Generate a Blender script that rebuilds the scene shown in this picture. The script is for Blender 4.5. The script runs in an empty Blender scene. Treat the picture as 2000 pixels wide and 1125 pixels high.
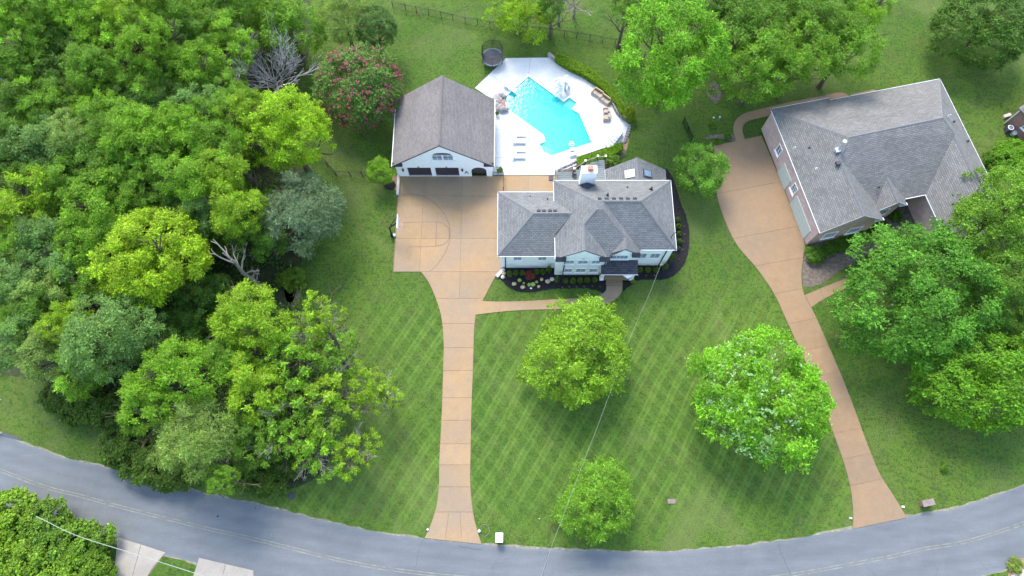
import bpy, math, random
import numpy as np
from mathutils import Vector, Matrix

# ------------------------------------------------------------------ camera, sky, sun, exposure
scene = bpy.context.scene
FPX, TILT, HC = 1334.0, math.radians(19.0), 80.0      # focal length in photo pixels, tilt from straight down, height
cam_data = bpy.data.cameras.new('camera')
cam_data.sensor_width = 36.0
cam_data.lens = FPX / 2000.0 * 36.0
cam_data.clip_start = 1.0
cam_data.clip_end = 2000.0
cam = bpy.data.objects.new('camera', cam_data)
scene.collection.objects.link(cam)
cam.location = (0, 0, HC)
cam.rotation_euler = (TILT, 0, 0)
scene.camera = cam

SUN_EL, SUN_AZ = math.radians(50), math.radians(-16)   # azimuth measured from north (+y), clockwise
world = bpy.data.worlds.new('World')
scene.world = world
world.use_nodes = True
wn = world.node_tree
for n in list(wn.nodes):
    wn.nodes.remove(n)
sky = wn.nodes.new('ShaderNodeTexSky')
sky.sky_type = 'NISHITA'
sky.sun_disc = False
sky.sun_elevation = SUN_EL
sky.sun_rotation = SUN_AZ
sky.air_density = 1.3
sky.dust_density = 1.5
bg = wn.nodes.new('ShaderNodeBackground')
bg.inputs['Strength'].default_value = 0.15
wo = wn.nodes.new('ShaderNodeOutputWorld')
wn.links.new(sky.outputs[0], bg.inputs['Color'])
wn.links.new(bg.outputs[0], wo.inputs['Surface'])

sun_d = bpy.data.lights.new('sun', 'SUN')
sun_d.energy = 1.4
sun_d.angle = math.radians(22)
sun_d.color = (1.0, 0.95, 0.86)
sun = bpy.data.objects.new('sun', sun_d)
scene.collection.objects.link(sun)
sdir = Vector((math.sin(SUN_AZ) * math.cos(SUN_EL), math.cos(SUN_AZ) * math.cos(SUN_EL), math.sin(SUN_EL)))
sun.rotation_euler = (-sdir).to_track_quat('-Z', 'Y').to_euler()
sun.location = sdir * 150

scene.view_settings.view_transform = 'Standard'
scene.view_settings.look = 'None'
scene.view_settings.gamma = 1.0
scene.view_settings.use_curve_mapping = False
scene.view_settings.exposure = 1.8
scene.cycles.max_bounces = 6
scene.cycles.transparent_max_bounces = 8
scene.cycles.use_adaptive_sampling = True
scene.cycles.adaptive_threshold = 0.02
scene.cycles.use_denoising = True

R = random.Random(11)
COL = scene.collection
CT, ST = math.cos(TILT), math.sin(TILT)


def U(px, py, z=0.0):
    """photo pixel + known height -> place in the world (metres)"""
    dx, dy = (px - 1000.0) / FPX, (562.5 - py) / FPX
    t = (HC - z) / (CT - dy * ST)
    return Vector((dx * t, (dy * CT + ST) * t, z))


# ------------------------------------------------------------------ node materials
def new_mat(name):
    m = bpy.data.materials.new(name)
    m.use_nodes = True
    nt = m.node_tree
    for n in list(nt.nodes):
        nt.nodes.remove(n)
    out = nt.nodes.new('ShaderNodeOutputMaterial')
    b = nt.nodes.new('ShaderNodeBsdfPrincipled')
    nt.links.new(b.outputs[0], out.inputs['Surface'])
    return m, nt, b, out


def noise(nt, scale, detail=4, rough=0.6, vec=None, dist=0.0):
    n = nt.nodes.new('ShaderNodeTexNoise')
    n.inputs['Scale'].default_value = scale
    n.inputs['Detail'].default_value = detail
    n.inputs['Roughness'].default_value = rough
    n.inputs['Distortion'].default_value = dist
    if vec is not None:
        nt.links.new(vec, n.inputs['Vector'])
    return n.outputs['Fac']


def ramp(nt, fac, stops):
    r = nt.nodes.new('ShaderNodeValToRGB')
    els = r.color_ramp.elements
    while len(els) < len(stops):
        els.new(0.5)
    for e, (p, c) in zip(els, stops):
        e.position = p
        e.color = (c[0], c[1], c[2], 1) if hasattr(c, '__len__') else (c, c, c, 1)
    nt.links.new(fac, r.inputs['Fac'])
    return r.outputs['Color']


def mixc(nt, a, b, fac, mode='MIX'):
    n = nt.nodes.new('ShaderNodeMix')
    n.data_type = 'RGBA'
    n.blend_type = mode
    for sock, v in ((n.inputs['Factor'], fac), (n.inputs[6], a), (n.inputs[7], b)):
        if hasattr(v, 'is_linked'):
            nt.links.new(v, sock)
        elif isinstance(v, (int, float)):
            sock.default_value = v
        else:
            sock.default_value = (v[0], v[1], v[2], 1)
    return n.outputs[2]


def math_(nt, op, a, b=None, c=None):
    n = nt.nodes.new('ShaderNodeMath')
    n.operation = op
    for k, v in enumerate((a, b, c)):
        if v is None:
            continue
        if hasattr(v, 'is_linked'):
            nt.links.new(v, n.inputs[k])
        else:
            n.inputs[k].default_value = v
    return n.outputs[0]


def geo_pos(nt):
    return nt.nodes.new('ShaderNodeNewGeometry').outputs['Position']


def add_bump(nt, b, h, strength=0.3, dist=0.05):
    n = nt.nodes.new('ShaderNodeBump')
    n.inputs['Strength'].default_value = strength
    n.inputs['Distance'].default_value = dist
    nt.links.new(h, n.inputs['Height'])
    nt.links.new(n.outputs[0], b.inputs['Normal'])


def simple(name, col, rough=0.7, var=0.12, scale=3.0, metal=0.0, bump=0.0, spec=0.3):
    m, nt, b, out = new_mat(name)
    p = geo_pos(nt)
    f = noise(nt, scale, 5, 0.65, p)
    lo = [c * (1 - var) for c in col]
    hi = [min(1, c * (1 + var)) for c in col]
    nt.links.new(ramp(nt, f, [(0.3, lo), (0.7, hi)]), b.inputs['Base Color'])
    b.inputs['Roughness'].default_value = rough
    b.inputs['Metallic'].default_value = metal
    b.inputs['Specular IOR Level'].default_value = spec
    if bump:
        add_bump(nt, b, noise(nt, scale * 6, 4, 0.6, p), bump, 0.03)
    return m


def concrete(name, col, stain, var=0.1, stain_amt=0.5, rough=0.85):
    m, nt, b, out = new_mat(name)
    p = geo_pos(nt)
    big = ramp(nt, noise(nt, 0.12, 5, 0.62, p, 0.6), [(0.35, (0, 0, 0)), (0.72, (1, 1, 1))])
    mid = noise(nt, 0.9, 6, 0.7, p)
    fine = noise(nt, 9, 4, 0.8, p)
    c0 = ramp(nt, mid, [(0.25, [c * (1 - var) for c in col]), (0.75, [c * (1 + var) for c in col])])
    c1 = mixc(nt, c0, stain, math_(nt, 'MULTIPLY', big, stain_amt))
    fr = ramp(nt, fine, [(0.25, 0.82), (0.75, 1.12)])
    c2 = mixc(nt, c1, fr, 1.0, 'MULTIPLY')
    oi = nt.nodes.new('ShaderNodeObjectInfo')
    sl = ramp(nt, oi.outputs['Random'], [(0, (0.93, 0.94, 0.95)), (1, (1.05, 1.04, 1.02))])
    c3 = mixc(nt, c2, sl, 1.0, 'MULTIPLY')
    nt.links.new(c3, b.inputs['Base Color'])
    b.inputs['Roughness'].default_value = rough
    b.inputs['Specular IOR Level'].default_value = 0.25
    add_bump(nt, b, fine, 0.25, 0.02)
    return m


def shingles(name, c1, c2, row=0.22, wid=0.42):
    m, nt, b, out = new_mat(name)
    uv = nt.nodes.new('ShaderNodeUVMap').outputs[0]
    br = nt.nodes.new('ShaderNodeTexBrick')
    br.offset = 0.5
    nt.links.new(uv, br.inputs['Vector'])
    br.inputs['Scale'].default_value = 1.0
    br.inputs['Brick Width'].default_value = wid
    br.inputs['Row Height'].default_value = row
    br.inputs['Mortar Size'].default_value = 0.028
    br.inputs['Mortar Smooth'].default_value = 0.4
    br.inputs['Bias'].default_value = 0.0
    br.inputs['Color1'].default_value = (*c1, 1)
    br.inputs['Color2'].default_value = (*c2, 1)
    br.inputs['Mortar'].default_value = (*[c * 0.68 for c in c1], 1)
    n2 = ramp(nt, noise(nt, 0.35, 5, 0.6, geo_pos(nt)), [(0.3, 0.88), (0.7, 1.1)])
    n3 = ramp(nt, noise(nt, 7, 3, 0.8, geo_pos(nt)), [(0.25, 0.88), (0.75, 1.12)])
    c = mixc(nt, mixc(nt, br.outputs['Color'], n2, 1.0, 'MULTIPLY'), n3, 1.0, 'MULTIPLY')
    nt.links.new(c, b.inputs['Base Color'])
    b.inputs['Roughness'].default_value = 0.9
    b.inputs['Specular IOR Level'].default_value = 0.2
    # course relief: each row ramps up to its butt edge
    sx = nt.nodes.new('ShaderNodeSeparateXYZ')
    nt.links.new(uv, sx.inputs[0])
    saw = math_(nt, 'FRACT', math_(nt, 'DIVIDE', sx.outputs['Y'], row))
    add_bump(nt, b, math_(nt, 'MULTIPLY', saw, -1.0), 0.5, 0.05)
    return m


def bricks(name, c1, c2, mortar, w=0.4, h=0.14):
    m, nt, b, out = new_mat(name)
    uv = nt.nodes.new('ShaderNodeUVMap').outputs[0]
    br = nt.nodes.new('ShaderNodeTexBrick')
    nt.links.new(uv, br.inputs['Vector'])
    br.inputs['Scale'].default_value = 1.0
    br.inputs['Brick Width'].default_value = w
    br.inputs['Row Height'].default_value = h
    br.inputs['Mortar Size'].default_value = 0.012
    br.inputs['Color1'].default_value = (*c1, 1)
    br.inputs['Color2'].default_value = (*c2, 1)
    br.inputs['Mortar'].default_value = (*mortar, 1)
    n2 = ramp(nt, noise(nt, 1.3, 6, 0.7, geo_pos(nt)), [(0.25, 0.84), (0.75, 1.12)])
    nt.links.new(mixc(nt, br.outputs['Color'], n2, 1.0, 'MULTIPLY'), b.inputs['Base Color'])
    b.inputs['Roughness'].default_value = 0.85
    b.inputs['Specular IOR Level'].default_value = 0.25
    add_bump(nt, b, br.outputs['Fac'], -0.3, 0.02)
    return m


def leaf_material():
    m, nt, b, out = new_mat('leaf')
    oi = nt.nodes.new('ShaderNodeObjectInfo')
    at = nt.nodes.new('ShaderNodeAttribute')
    at.attribute_name = 'tint'
    c = mixc(nt, oi.outputs['Color'], at.outputs['Color'], 1.0, 'MULTIPLY')
    nt.links.new(c, b.inputs['Base Color'])
    b.inputs['Roughness'].default_value = 0.55
    b.inputs['Specular IOR Level'].default_value = 0.22
    tr = nt.nodes.new('ShaderNodeBsdfTranslucent')
    warm = mixc(nt, c, (1.25, 1.2, 0.55), 1.0, 'MULTIPLY')
    nt.links.new(warm, tr.inputs['Color'])
    mx = nt.nodes.new('ShaderNodeMixShader')
    mx.inputs[0].default_value = 0.45
    nt.links.new(b.outputs[0], mx.inputs[1])
    nt.links.new(tr.outputs[0], mx.inputs[2])
    nt.links.new(mx.outputs[0], out.inputs['Surface'])
    return m


def lawn_material():
    m, nt, b, out = new_mat('lawn_grass')
    p = geo_pos(nt)
    sx = nt.nodes.new('ShaderNodeSeparateXYZ')
    nt.links.new(p, sx.inputs[0])
    X, Y = sx.outputs['X'], sx.outputs['Y']
    big = noise(nt, 0.035, 4, 0.55, p)
    mid = noise(nt, 0.35, 5, 0.65, p, 0.4)
    fine = noise(nt, 2.6, 5, 0.75, p)
    vf = noise(nt, 9.0, 3, 0.8, p)
    base = ramp(nt, big, [(0.36, (0.057, 0.118, 0.015)), (0.5, (0.076, 0.137, 0.018)), (0.64, (0.096, 0.156, 0.020))])
    c = mixc(nt, base, (0.094, 0.102, 0.032), ramp(nt, mid, [(0.48, 0.0), (0.66, 0.5)]))
    c = mixc(nt, c, (0.034, 0.076, 0.018), ramp(nt, noise(nt, 0.9, 6, 0.75, p, 0.8), [(0.40, 0.5), (0.52, 0.0)]))
    c = mixc(nt, c, (0.030, 0.066, 0.016), ramp(nt, fine, [(0.38, 0.9), (0.50, 0.0)]))
    c = mixc(nt, c, (0.125, 0.098, 0.055), ramp(nt, noise(nt, 0.6, 7, 0.82, p, 1.2), [(0.56, 0.0), (0.68, 0.42)]))
    c = mixc(nt, c, (0.120, 0.150, 0.048), ramp(nt, noise(nt, 0.08, 5, 0.6, p, 0.8), [(0.52, 0.0), (0.66, 0.55)]))
    c = mixc(nt, c, ramp(nt, vf, [(0.34, 0.5), (0.66, 1.5)]), 1.0, 'MULTIPLY')
    # mower stripes: blades laid over in straight passes, two directions, front lawns only
    wob = math_(nt, 'MULTIPLY', math_(nt, 'SUBTRACT', noise(nt, 0.05, 3, 0.5, p), 0.5), 2.2)
    def stripes(ang, period, lo, hi):
        ca, sa = math.cos(ang), math.sin(ang)
        d = math_(nt, 'ADD', math_(nt, 'MULTIPLY', X, ca), math_(nt, 'MULTIPLY', Y, sa))
        d = math_(nt, 'ADD', d, wob)
        f = math_(nt, 'FRACT', math_(nt, 'DIVIDE', d, period))
        return ramp(nt, f, [(0.0, 0.0), (lo, 0.05), (lo + 0.10, 1.0), (lo + 0.22, 0.25), (hi, 0.8), (hi + 0.09, 0.0)])
    s1 = stripes(math.radians(-31), 1.95, 0.3, 0.72)
    s2 = stripes(math.radians(40), 1.6, 0.35, 0.75)
    patch = math_(nt, 'MULTIPLY', ramp(nt, noise(nt, 0.11, 4, 0.7, p), [(0.36, 0.35), (0.55, 1.0)]), ramp(nt, noise(nt, 1.6, 5, 0.8, p), [(0.36, 0.55), (0.6, 1.15)]))
    s = math_(nt, 'ADD', math_(nt, 'MULTIPLY', s1, 0.48), math_(nt, 'MULTIPLY', s2, 0.27))
    my = nt.nodes.new('ShaderNodeMapRange'); my.inputs[1].default_value = 30; my.inputs[2].default_value = 22
    nt.links.new(Y, my.inputs[0])
    my2 = nt.nodes.new('ShaderNodeMapRange'); my2.inputs[1].default_value = -3; my2.inputs[2].default_value = 3
    nt.links.new(Y, my2.inputs[0])
    mx1 = nt.nodes.new('ShaderNodeMapRange'); mx1.inputs[1].default_value = 42; mx1.inputs[2].default_value = 36
    nt.links.new(math_(nt, 'ADD', X, math_(nt, 'MULTIPLY', Y, 0.15)), mx1.inputs[0])
    mx2 = nt.nodes.new('ShaderNodeMapRange'); mx2.inputs[1].default_value = -36; mx2.inputs[2].default_value = -26
    nt.links.new(X, mx2.inputs[0])
    mask = math_(nt, 'MULTIPLY', math_(nt, 'MULTIPLY', my.outputs[0], mx1.outputs[0]), math_(nt, 'MULTIPLY', mx2.outputs[0], my2.outputs[0]))
    s = math_(nt, 'MULTIPLY', math_(nt, 'MULTIPLY', s, patch), mask)
    c = mixc(nt, c, (0.152, 0.250, 0.044), s)
    nt.links.new(c, b.inputs['Base Color'])
    b.inputs['Roughness'].default_value = 0.9
    b.inputs['Specular IOR Level'].default_value = 0.12
    add_bump(nt, b, math_(nt, 'ADD', fine, math_(nt, 'MULTIPLY', vf, 0.7)), 0.9, 0.12)
    return m


def road_material():
    m, nt, b, out = new_mat('asphalt')
    p = geo_pos(nt)
    uv = nt.nodes.new('ShaderNodeUVMap').outputs[0]
    sx = nt.nodes.new('ShaderNodeSeparateXYZ')
    nt.links.new(uv, sx.inputs[0])
    c = ramp(nt, noise(nt, 0.16, 6, 0.72, p, 0.6), [(0.3, (0.108, 0.118, 0.128)), (0.7, (0.139, 0.149, 0.158))])
    # wheel tracks polished paler, edges dusty, worn by long soft streaks
    wob = math_(nt, 'MULTIPLY', math_(nt, 'SUBTRACT', noise(nt, 0.3, 3, 0.5, p), 0.5), 0.05)
    tr = ramp(nt, math_(nt, 'ADD', sx.outputs['Y'], wob), [(0.0, 1.16), (0.06, 0.98), (0.16, 1.07), (0.24, 0.95), (0.36, 1.08), (0.47, 0.96), (0.62, 1.07), (0.73, 0.95), (0.86, 1.07), (0.94, 0.98), (1.0, 1.15)])
    c = mixc(nt, c, tr, 0.8, 'MULTIPLY')
    c = mixc(nt, c, ramp(nt, noise(nt, 12, 3, 0.8, p), [(0.2, 0.76), (0.8, 1.24)]), 1.0, 'MULTIPLY')
    st = nt.nodes.new('ShaderNodeMapping'); st.inputs['Scale'].default_value = (0.08, 0.6, 1)
    nt.links.new(p, st.inputs['Vector'])
    c = mixc(nt, c, ramp(nt, noise(nt, 1.4, 5, 0.7, st.outputs[0]), [(0.3, 0.88), (0.7, 1.1)]), 1.0, 'MULTIPLY')
    vo = nt.nodes.new('ShaderNodeTexVoronoi'); vo.feature = 'DISTANCE_TO_EDGE'; vo.inputs['Scale'].default_value = 0.13
    vv = nt.nodes.new('ShaderNodeVectorMath'); vv.operation = 'ADD'
    nz = nt.nodes.new('ShaderNodeTexNoise'); nz.inputs['Scale'].default_value = 0.5; nz.inputs['Detail'].default_value = 6
    nt.links.new(p, nz.inputs['Vector']); nt.links.new(p, vv.inputs[0]); nt.links.new(nz.outputs['Color'], vv.inputs[1])
    nt.links.new(vv.outputs[0], vo.inputs['Vector'])
    ck = ramp(nt, vo.outputs['Distance'], [(0.0, 0.35), (0.004, 0.0)])
    ck = math_(nt, 'MULTIPLY', ck, ramp(nt, noise(nt, 0.07, 2, 0.5, p), [(0.48, 0.0), (0.6, 1.0)]))
    c = mixc(nt, c, (0.05, 0.055, 0.065), ck)
    nt.links.new(c, b.inputs['Base Color'])
    b.inputs['Roughness'].default_value = 0.8
    b.inputs['Specular IOR Level'].default_value = 0.3
    add_bump(nt, b, noise(nt, 20, 3, 0.7, p), 0.3, 0.02)
    return m


def water_material():
    m, nt, b, out = new_mat('pool_water')
    nt.nodes.remove(b)
    tr = nt.nodes.new('ShaderNodeBsdfTransparent')
    tr.inputs['Color'].default_value = (0.62, 1.0, 0.97, 1)
    gl = nt.nodes.new('ShaderNodeBsdfGlossy')
    gl.inputs['Roughness'].default_value = 0.06
    bm = nt.nodes.new('ShaderNodeBump')
    bm.inputs['Strength'].default_value = 0.25
    bm.inputs['Distance'].default_value = 0.05
    nt.links.new(noise(nt, 2.2, 3, 0.5, geo_pos(nt), 0.5), bm.inputs['Height'])
    nt.links.new(bm.outputs[0], gl.inputs['Normal'])
    mx = nt.nodes.new('ShaderNodeMixShader')
    mx.inputs[0].default_value = 0.035
    df = nt.nodes.new('ShaderNodeBsdfDiffuse')          # cloudy light scattered back by the water
    df.inputs['Color'].default_value = (0.02, 0.80, 0.78, 1)
    m2 = nt.nodes.new('ShaderNodeMixShader')
    m2.inputs[0].default_value = 0.30
    nt.links.new(tr.outputs[0], m2.inputs[1])
    nt.links.new(df.outputs[0], m2.inputs[2])
    nt.links.new(m2.outputs[0], mx.inputs[1])
    nt.links.new(gl.outputs[0], mx.inputs[2])
    nt.links.new(mx.outputs[0], out.inputs['Surface'])
    va = nt.nodes.new('ShaderNodeVolumeAbsorption')
    va.inputs['Color'].default_value = (0.0, 0.93, 0.93, 1)
    va.inputs['Density'].default_value = 0.36
    nt.links.new(va.outputs[0], out.inputs['Volume'])
    return m


M = {}
M['lawn'] = lawn_material()
M['road'] = road_material()
M['leaf'] = leaf_material()
M['water'] = water_material()
M['tan'] = concrete('tan_concrete', (0.325, 0.212, 0.110), (0.235, 0.190, 0.150), 0.12, 0.8)
M['tan2'] = concrete('brown_aggregate', (0.272, 0.176, 0.098), (0.205, 0.155, 0.112), 0.12, 0.75)
M['palecon'] = concrete('pale_concrete', (0.336, 0.304, 0.264), (0.224, 0.200, 0.168), 0.12, 0.8)
M['deckcon'] = concrete('white_deck_concrete', (0.52, 0.525, 0.53), (0.42, 0.445, 0.475), 0.06, 0.8)
M['joint'] = simple('joint_fill', (0.20, 0.140, 0.090), 0.95)
M['joint_pale'] = simple('pale_joint_fill', (0.20, 0.21, 0.22), 0.95)
M['line'] = simple('court_line', (0.20, 0.13, 0.11), 0.9)
M['shoulder'] = simple('gravel_shoulder', (0.20, 0.19, 0.13), 0.9, 0.4, 2.0)
M['yellow'] = simple('yellow_paint', (0.175, 0.175, 0.150), 0.8, 0.35, 1.2)
M['crack'] = simple('crack_sealer', (0.075, 0.08, 0.095), 0.8)
M['roof_grey'] = shingles('grey_shingle', (0.138, 0.140, 0.140), (0.192, 0.192, 0.186))
M['roof_brown'] = shingles('brown_shingle', (0.162, 0.146, 0.138), (0.208, 0.190, 0.180), 0.2, 0.4)
M['roof_nbr'] = shingles('neighbour_shingle', (0.141, 0.137, 0.132), (0.196, 0.190, 0.178), 0.22, 0.45)
M['roof_dark'] = shingles('dark_shingle', (0.055, 0.050, 0.063), (0.084, 0.080, 0.092))
M['ridge'] = simple('ridge_cap_shingle', (0.147, 0.147, 0.150), 0.9, 0.2, 6)
M['ridgeb'] = simple('brown_ridge_cap', (0.149, 0.131, 0.122), 0.9, 0.2, 6)
M['white'] = simple('white_painted_brick', (0.84, 0.86, 0.86), 0.7, 0.04, 2.0, bump=0.2)
M['trim'] = simple('white_trim', (0.80, 0.80, 0.79), 0.5, 0.03)
M['whitep'] = simple('white_plastic', (0.82, 0.83, 0.84), 0.35, 0.02, spec=0.5)
M['black'] = simple('black_metal', (0.016, 0.017, 0.020), 0.5, 0.2)
M['dgrey'] = simple('dark_grey', (0.06, 0.062, 0.072), 0.7, 0.2)
M['doorbrown'] = simple('dark_door', (0.050, 0.040, 0.047), 0.5, 0.2, 1.5)
M['glass'] = simple('window_glass', (0.12, 0.17, 0.22), 0.08, 0.2, 1.0, spec=0.8)
M['shutterglass'] = simple('blind_glass', (0.10, 0.135, 0.14), 0.15, 0.1, 1.0, spec=0.6)
M['pinkbrick'] = bricks('pale_pink_brick', (0.50, 0.325, 0.295), (0.60, 0.43, 0.395), (0.5, 0.46, 0.44), 0.5, 0.2)
M['redbrick'] = bricks('red_brick', (0.26, 0.115, 0.085), (0.34, 0.17, 0.13), (0.33, 0.27, 0.23), 0.3, 0.12)
M['gdoor'] = simple('pale_garage_door', (0.46, 0.50, 0.46), 0.6, 0.05)
M['mulch'] = simple('black_mulch', (0.016, 0.015, 0.017), 0.95, 0.7, 7, bump=0.8)
M['brownmulch'] = simple('brown_mulch', (0.13, 0.105, 0.085), 0.95, 0.45, 2.5, bump=0.8)
M['dirt'] = simple('bare_dirt', (0.26, 0.18, 0.11), 0.95, 0.3, 3, bump=0.5)
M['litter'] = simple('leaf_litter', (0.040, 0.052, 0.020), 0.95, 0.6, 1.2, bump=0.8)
M['stone'] = simple('grey_stone', (0.30, 0.27, 0.26), 0.85, 0.35, 3, bump=0.6)
M['tanstone'] = simple('tan_stone', (0.50, 0.36, 0.21), 0.85, 0.25, 6, bump=0.5)
M['palestone'] = simple('pale_stone', (0.56, 0.50, 0.46), 0.8, 0.15, 5, bump=0.4)
M['capstone'] = simple('pinkish_capstone', (0.215, 0.168, 0.152), 0.8, 0.2, 3, bump=0.3)
M['copper'] = simple('copper_cap', (0.36, 0.16, 0.10), 0.6, 0.3, 6)
M['bark'] = simple('bark', (0.115, 0.088, 0.065), 0.95, 0.3, 4, bump=0.6)
M['deadwood'] = simple('dead_wood', (0.26, 0.22, 0.19), 0.9, 0.25, 4, bump=0.3)
M['twig'] = simple('grey_twig', (0.42, 0.39, 0.385), 0.9, 0.25, 4)
M['twigdark'] = simple('silver_twig', (0.24, 0.22, 0.20), 0.9, 0.25, 4)
M['deckboard'] = simple('grey_deck_board', (0.17, 0.195, 0.20), 0.7, 0.1, 3)
M['wicker'] = simple('tan_wicker', (0.44, 0.33, 0.22), 0.8, 0.15, 12, bump=0.5)
M['cushion'] = simple('olive_cushion', (0.17, 0.14, 0.07), 0.9, 0.3, 9)
M['tancush'] = simple('taupe_cushion', (0.36, 0.31, 0.27), 0.9, 0.1, 5)
M['plaster'] = simple('pool_plaster', (0.78, 0.86, 0.88), 0.7, 0.03, 1)
M['coping'] = simple('pool_coping', (0.76, 0.77, 0.78), 0.7, 0.04, 2)
M['rim'] = simple('red_rim', (0.75, 0.25, 0.30), 0.5, 0.05)
M['mat'] = simple('trampoline_mat', (0.04, 0.042, 0.06), 0.7, 0.25, 2.5)
M['pad'] = simple('trampoline_pad', (0.18, 0.21, 0.28), 0.6, 0.1)
M['cable'] = simple('cable', (0.30, 0.33, 0.28), 0.6, 0.1)
M['flower'] = simple('pink_flower', (0.46, 0.11, 0.17), 0.7, 0.3, 9)
M['galv'] = simple('galvanised_metal', (0.5, 0.52, 0.54), 0.4, 0.1, 3, 0.5)
M['whiteflower'] = simple('pale_leaf_tip', (0.42, 0.52, 0.34), 0.7, 0.2, 9)


# ------------------------------------------------------------------ mesh builder
class MB:
    def __init__(self):
        self.v, self.f = [], []

    def add(self, vs, fs):
        o = len(self.v)
        self.v += [tuple(p) for p in vs]
        self.f += [tuple(i + o for i in f) for f in fs]
        return self

    def box(self, c, s, rz=0.0, tilt=None):
        hx, hy, hz = s[0] / 2, s[1] / 2, s[2] / 2
        mtx = Matrix.Rotation(rz, 3, 'Z')
        if tilt is not None:
            mtx = mtx @ tilt
        vs = []
        for z in (-hz, hz):
            for x, y in ((-hx, -hy), (hx, -hy), (hx, hy), (-hx, hy)):
                vs.append(Vector(c) + mtx @ Vector((x, y, z)))
        return self.add(vs, [(3, 2, 1, 0), (4, 5, 6, 7), (0, 1, 5, 4), (1, 2, 6, 5), (2, 3, 7, 6), (3, 0, 4, 7)])

    def prism(self, poly, z0, z1):
        poly = [(p[0], p[1]) for p in poly]
        a = sum(poly[i][0] * poly[(i + 1) % len(poly)][1] - poly[(i + 1) % len(poly)][0] * poly[i][1] for i in range(len(poly)))
        if a < 0:
            poly = poly[::-1]
        n = len(poly)
        vs = [(x, y, z0) for x, y in poly] + [(x, y, z1) for x, y in poly]
        fs = [tuple(range(n, 2 * n)), tuple(range(n - 1, -1, -1))]
        fs += [(i, (i + 1) % n, n + (i + 1) % n, n + i) for i in range(n)]
        return self.add(vs, fs)

    def sheet(self, poly, z):
        poly = [(p[0], p[1]) for p in poly]
        a = sum(poly[i][0] * poly[(i + 1) % len(poly)][1] - poly[(i + 1) % len(poly)][0] * poly[i][1] for i in range(len(poly)))
        if a < 0:
            poly = poly[::-1]
        return self.add([(x, y, z) for x, y in poly], [tuple(range(len(poly)))])

    def tube(self, p0, p1, r0, r1=None, n=6, cap=True):
        r1 = r0 if r1 is None else r1
        p0, p1 = Vector(p0), Vector(p1)
        d = (p1 - p0)
        if d.length < 1e-6:
            return self
        d.normalize()
        a = d.orthogonal().normalized()
        b = d.cross(a)
        vs = []
        for p, r in ((p0, r0), (p1, r1)):
            for i in range(n):
                t = 2 * math.pi * i / n
                vs.append(p + (a * math.cos(t) + b * math.sin(t)) * r)
        fs = [(i, (i + 1) % n, n + (i + 1) % n, n + i) for i in range(n)]
        if cap:
            fs += [tuple(range(n - 1, -1, -1)), tuple(range(n, 2 * n))]
        return self.add(vs, fs)

    def path(self, pts, r, n=6):
        for i in range(len(pts) - 1):
            rr = r if not hasattr(r, '__len__') else r[i]
            r2 = r if not hasattr(r, '__len__') else r[i + 1]
            self.tube(pts[i], pts[i + 1], rr, r2, n)
        return self

    def ring(self, c, rx, ry, r, n=24, k=5):
        pts = [Vector(c) + Vector((rx * math.cos(2 * math.pi * i / n), ry * math.sin(2 * math.pi * i / n), 0)) for i in range(n + 1)]
        return self.path(pts, r, k)

    def ball(self, c, rx, ry=None, rz=None, seg=10, rings=7, rough=0.0, rnd=None):
        ry = rx if ry is None else ry
        rz = rx if rz is None else rz
        vs = [(c[0], c[1], c[2] - rz)]
        for j in range(1, rings):
            ph = -math.pi / 2 + math.pi * j / rings
            for i in range(seg):
                t = 2 * math.pi * i / seg
                k = 1 + (rnd.uniform(-rough, rough) if rough else 0)
                vs.append((c[0] + rx * k * math.cos(ph) * math.cos(t), c[1] + ry * k * math.cos(ph) * math.sin(t), c[2] + rz * k * math.sin(ph)))
        vs.append((c[0], c[1], c[2] + rz))
        fs = []
        for i in range(seg):
            fs.append((0, 1 + (i + 1) % seg, 1 + i))
            fs.append((len(vs) - 1, 1 + (rings - 2) * seg + i, 1 + (rings - 2) * seg + (i + 1) % seg))
        for j in range(rings - 2):
            for i in range(seg):
                a, b_ = 1 + j * seg + i, 1 + j * seg + (i + 1) % seg
                fs.append((a, b_, b_ + seg, a + seg))
        return self.add(vs, fs)

    def mesh(self, name, off=(0, 0, 0), uv=False):
        me = bpy.data.meshes.new(name)
        me.from_pydata([(x - off[0], y - off[1], z - off[2]) for x, y, z in self.v], [], self.f)
        if uv:
            lay = me.uv_layers.new(name='UVMap')
            me.update()
            for poly in me.polygons:
                nrm = poly.normal
                h = Vector((0, 0, 1)).cross(nrm)
                h = h.normalized() if h.length > 1e-3 else Vector((1, 0, 0))
                v = nrm.cross(h)
                for li in poly.loop_indices:
                    co = me.vertices[me.loops[li].vertex_index].co
                    lay.data[li].uv = (co.dot(h), co.dot(v))
        me.update()
        return me


def wpos(o):
    p = Vector((0, 0, 0))
    while o is not None:
        p += o.location
        o = o.parent
    return p


def part(name, mb, mat, parent=None, uv=False, local=False, label=None, smooth=False, kind=None):
    off = (0, 0, 0) if (local or parent is None) else wpos(parent)
    me = mb.mesh(name, off, uv)
    me.materials.append(M[mat])
    if smooth:
        me.polygons.foreach_set('use_smooth', [True] * len(me.polygons))
    o = bpy.data.objects.new(name, me)
    COL.objects.link(o)
    o.parent = parent
    if label:
        o['label'] = label
    if kind:
        o['kind'] = kind
    return o


def thing(name, label, cat, loc=(0, 0, 0), group=None, rz=0.0):
    o = bpy.data.objects.new(name, None)
    o.empty_display_size = 0.3
    COL.objects.link(o)
    o.location = loc
    o.rotation_euler = (0, 0, rz)
    o['label'] = label
    o['category'] = cat
    if group:
        o['group'] = group
    return o


def tag(o, label, cat, group=None):
    o['label'] = label
    o['category'] = cat
    if group:
        o['group'] = group
    return o


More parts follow.
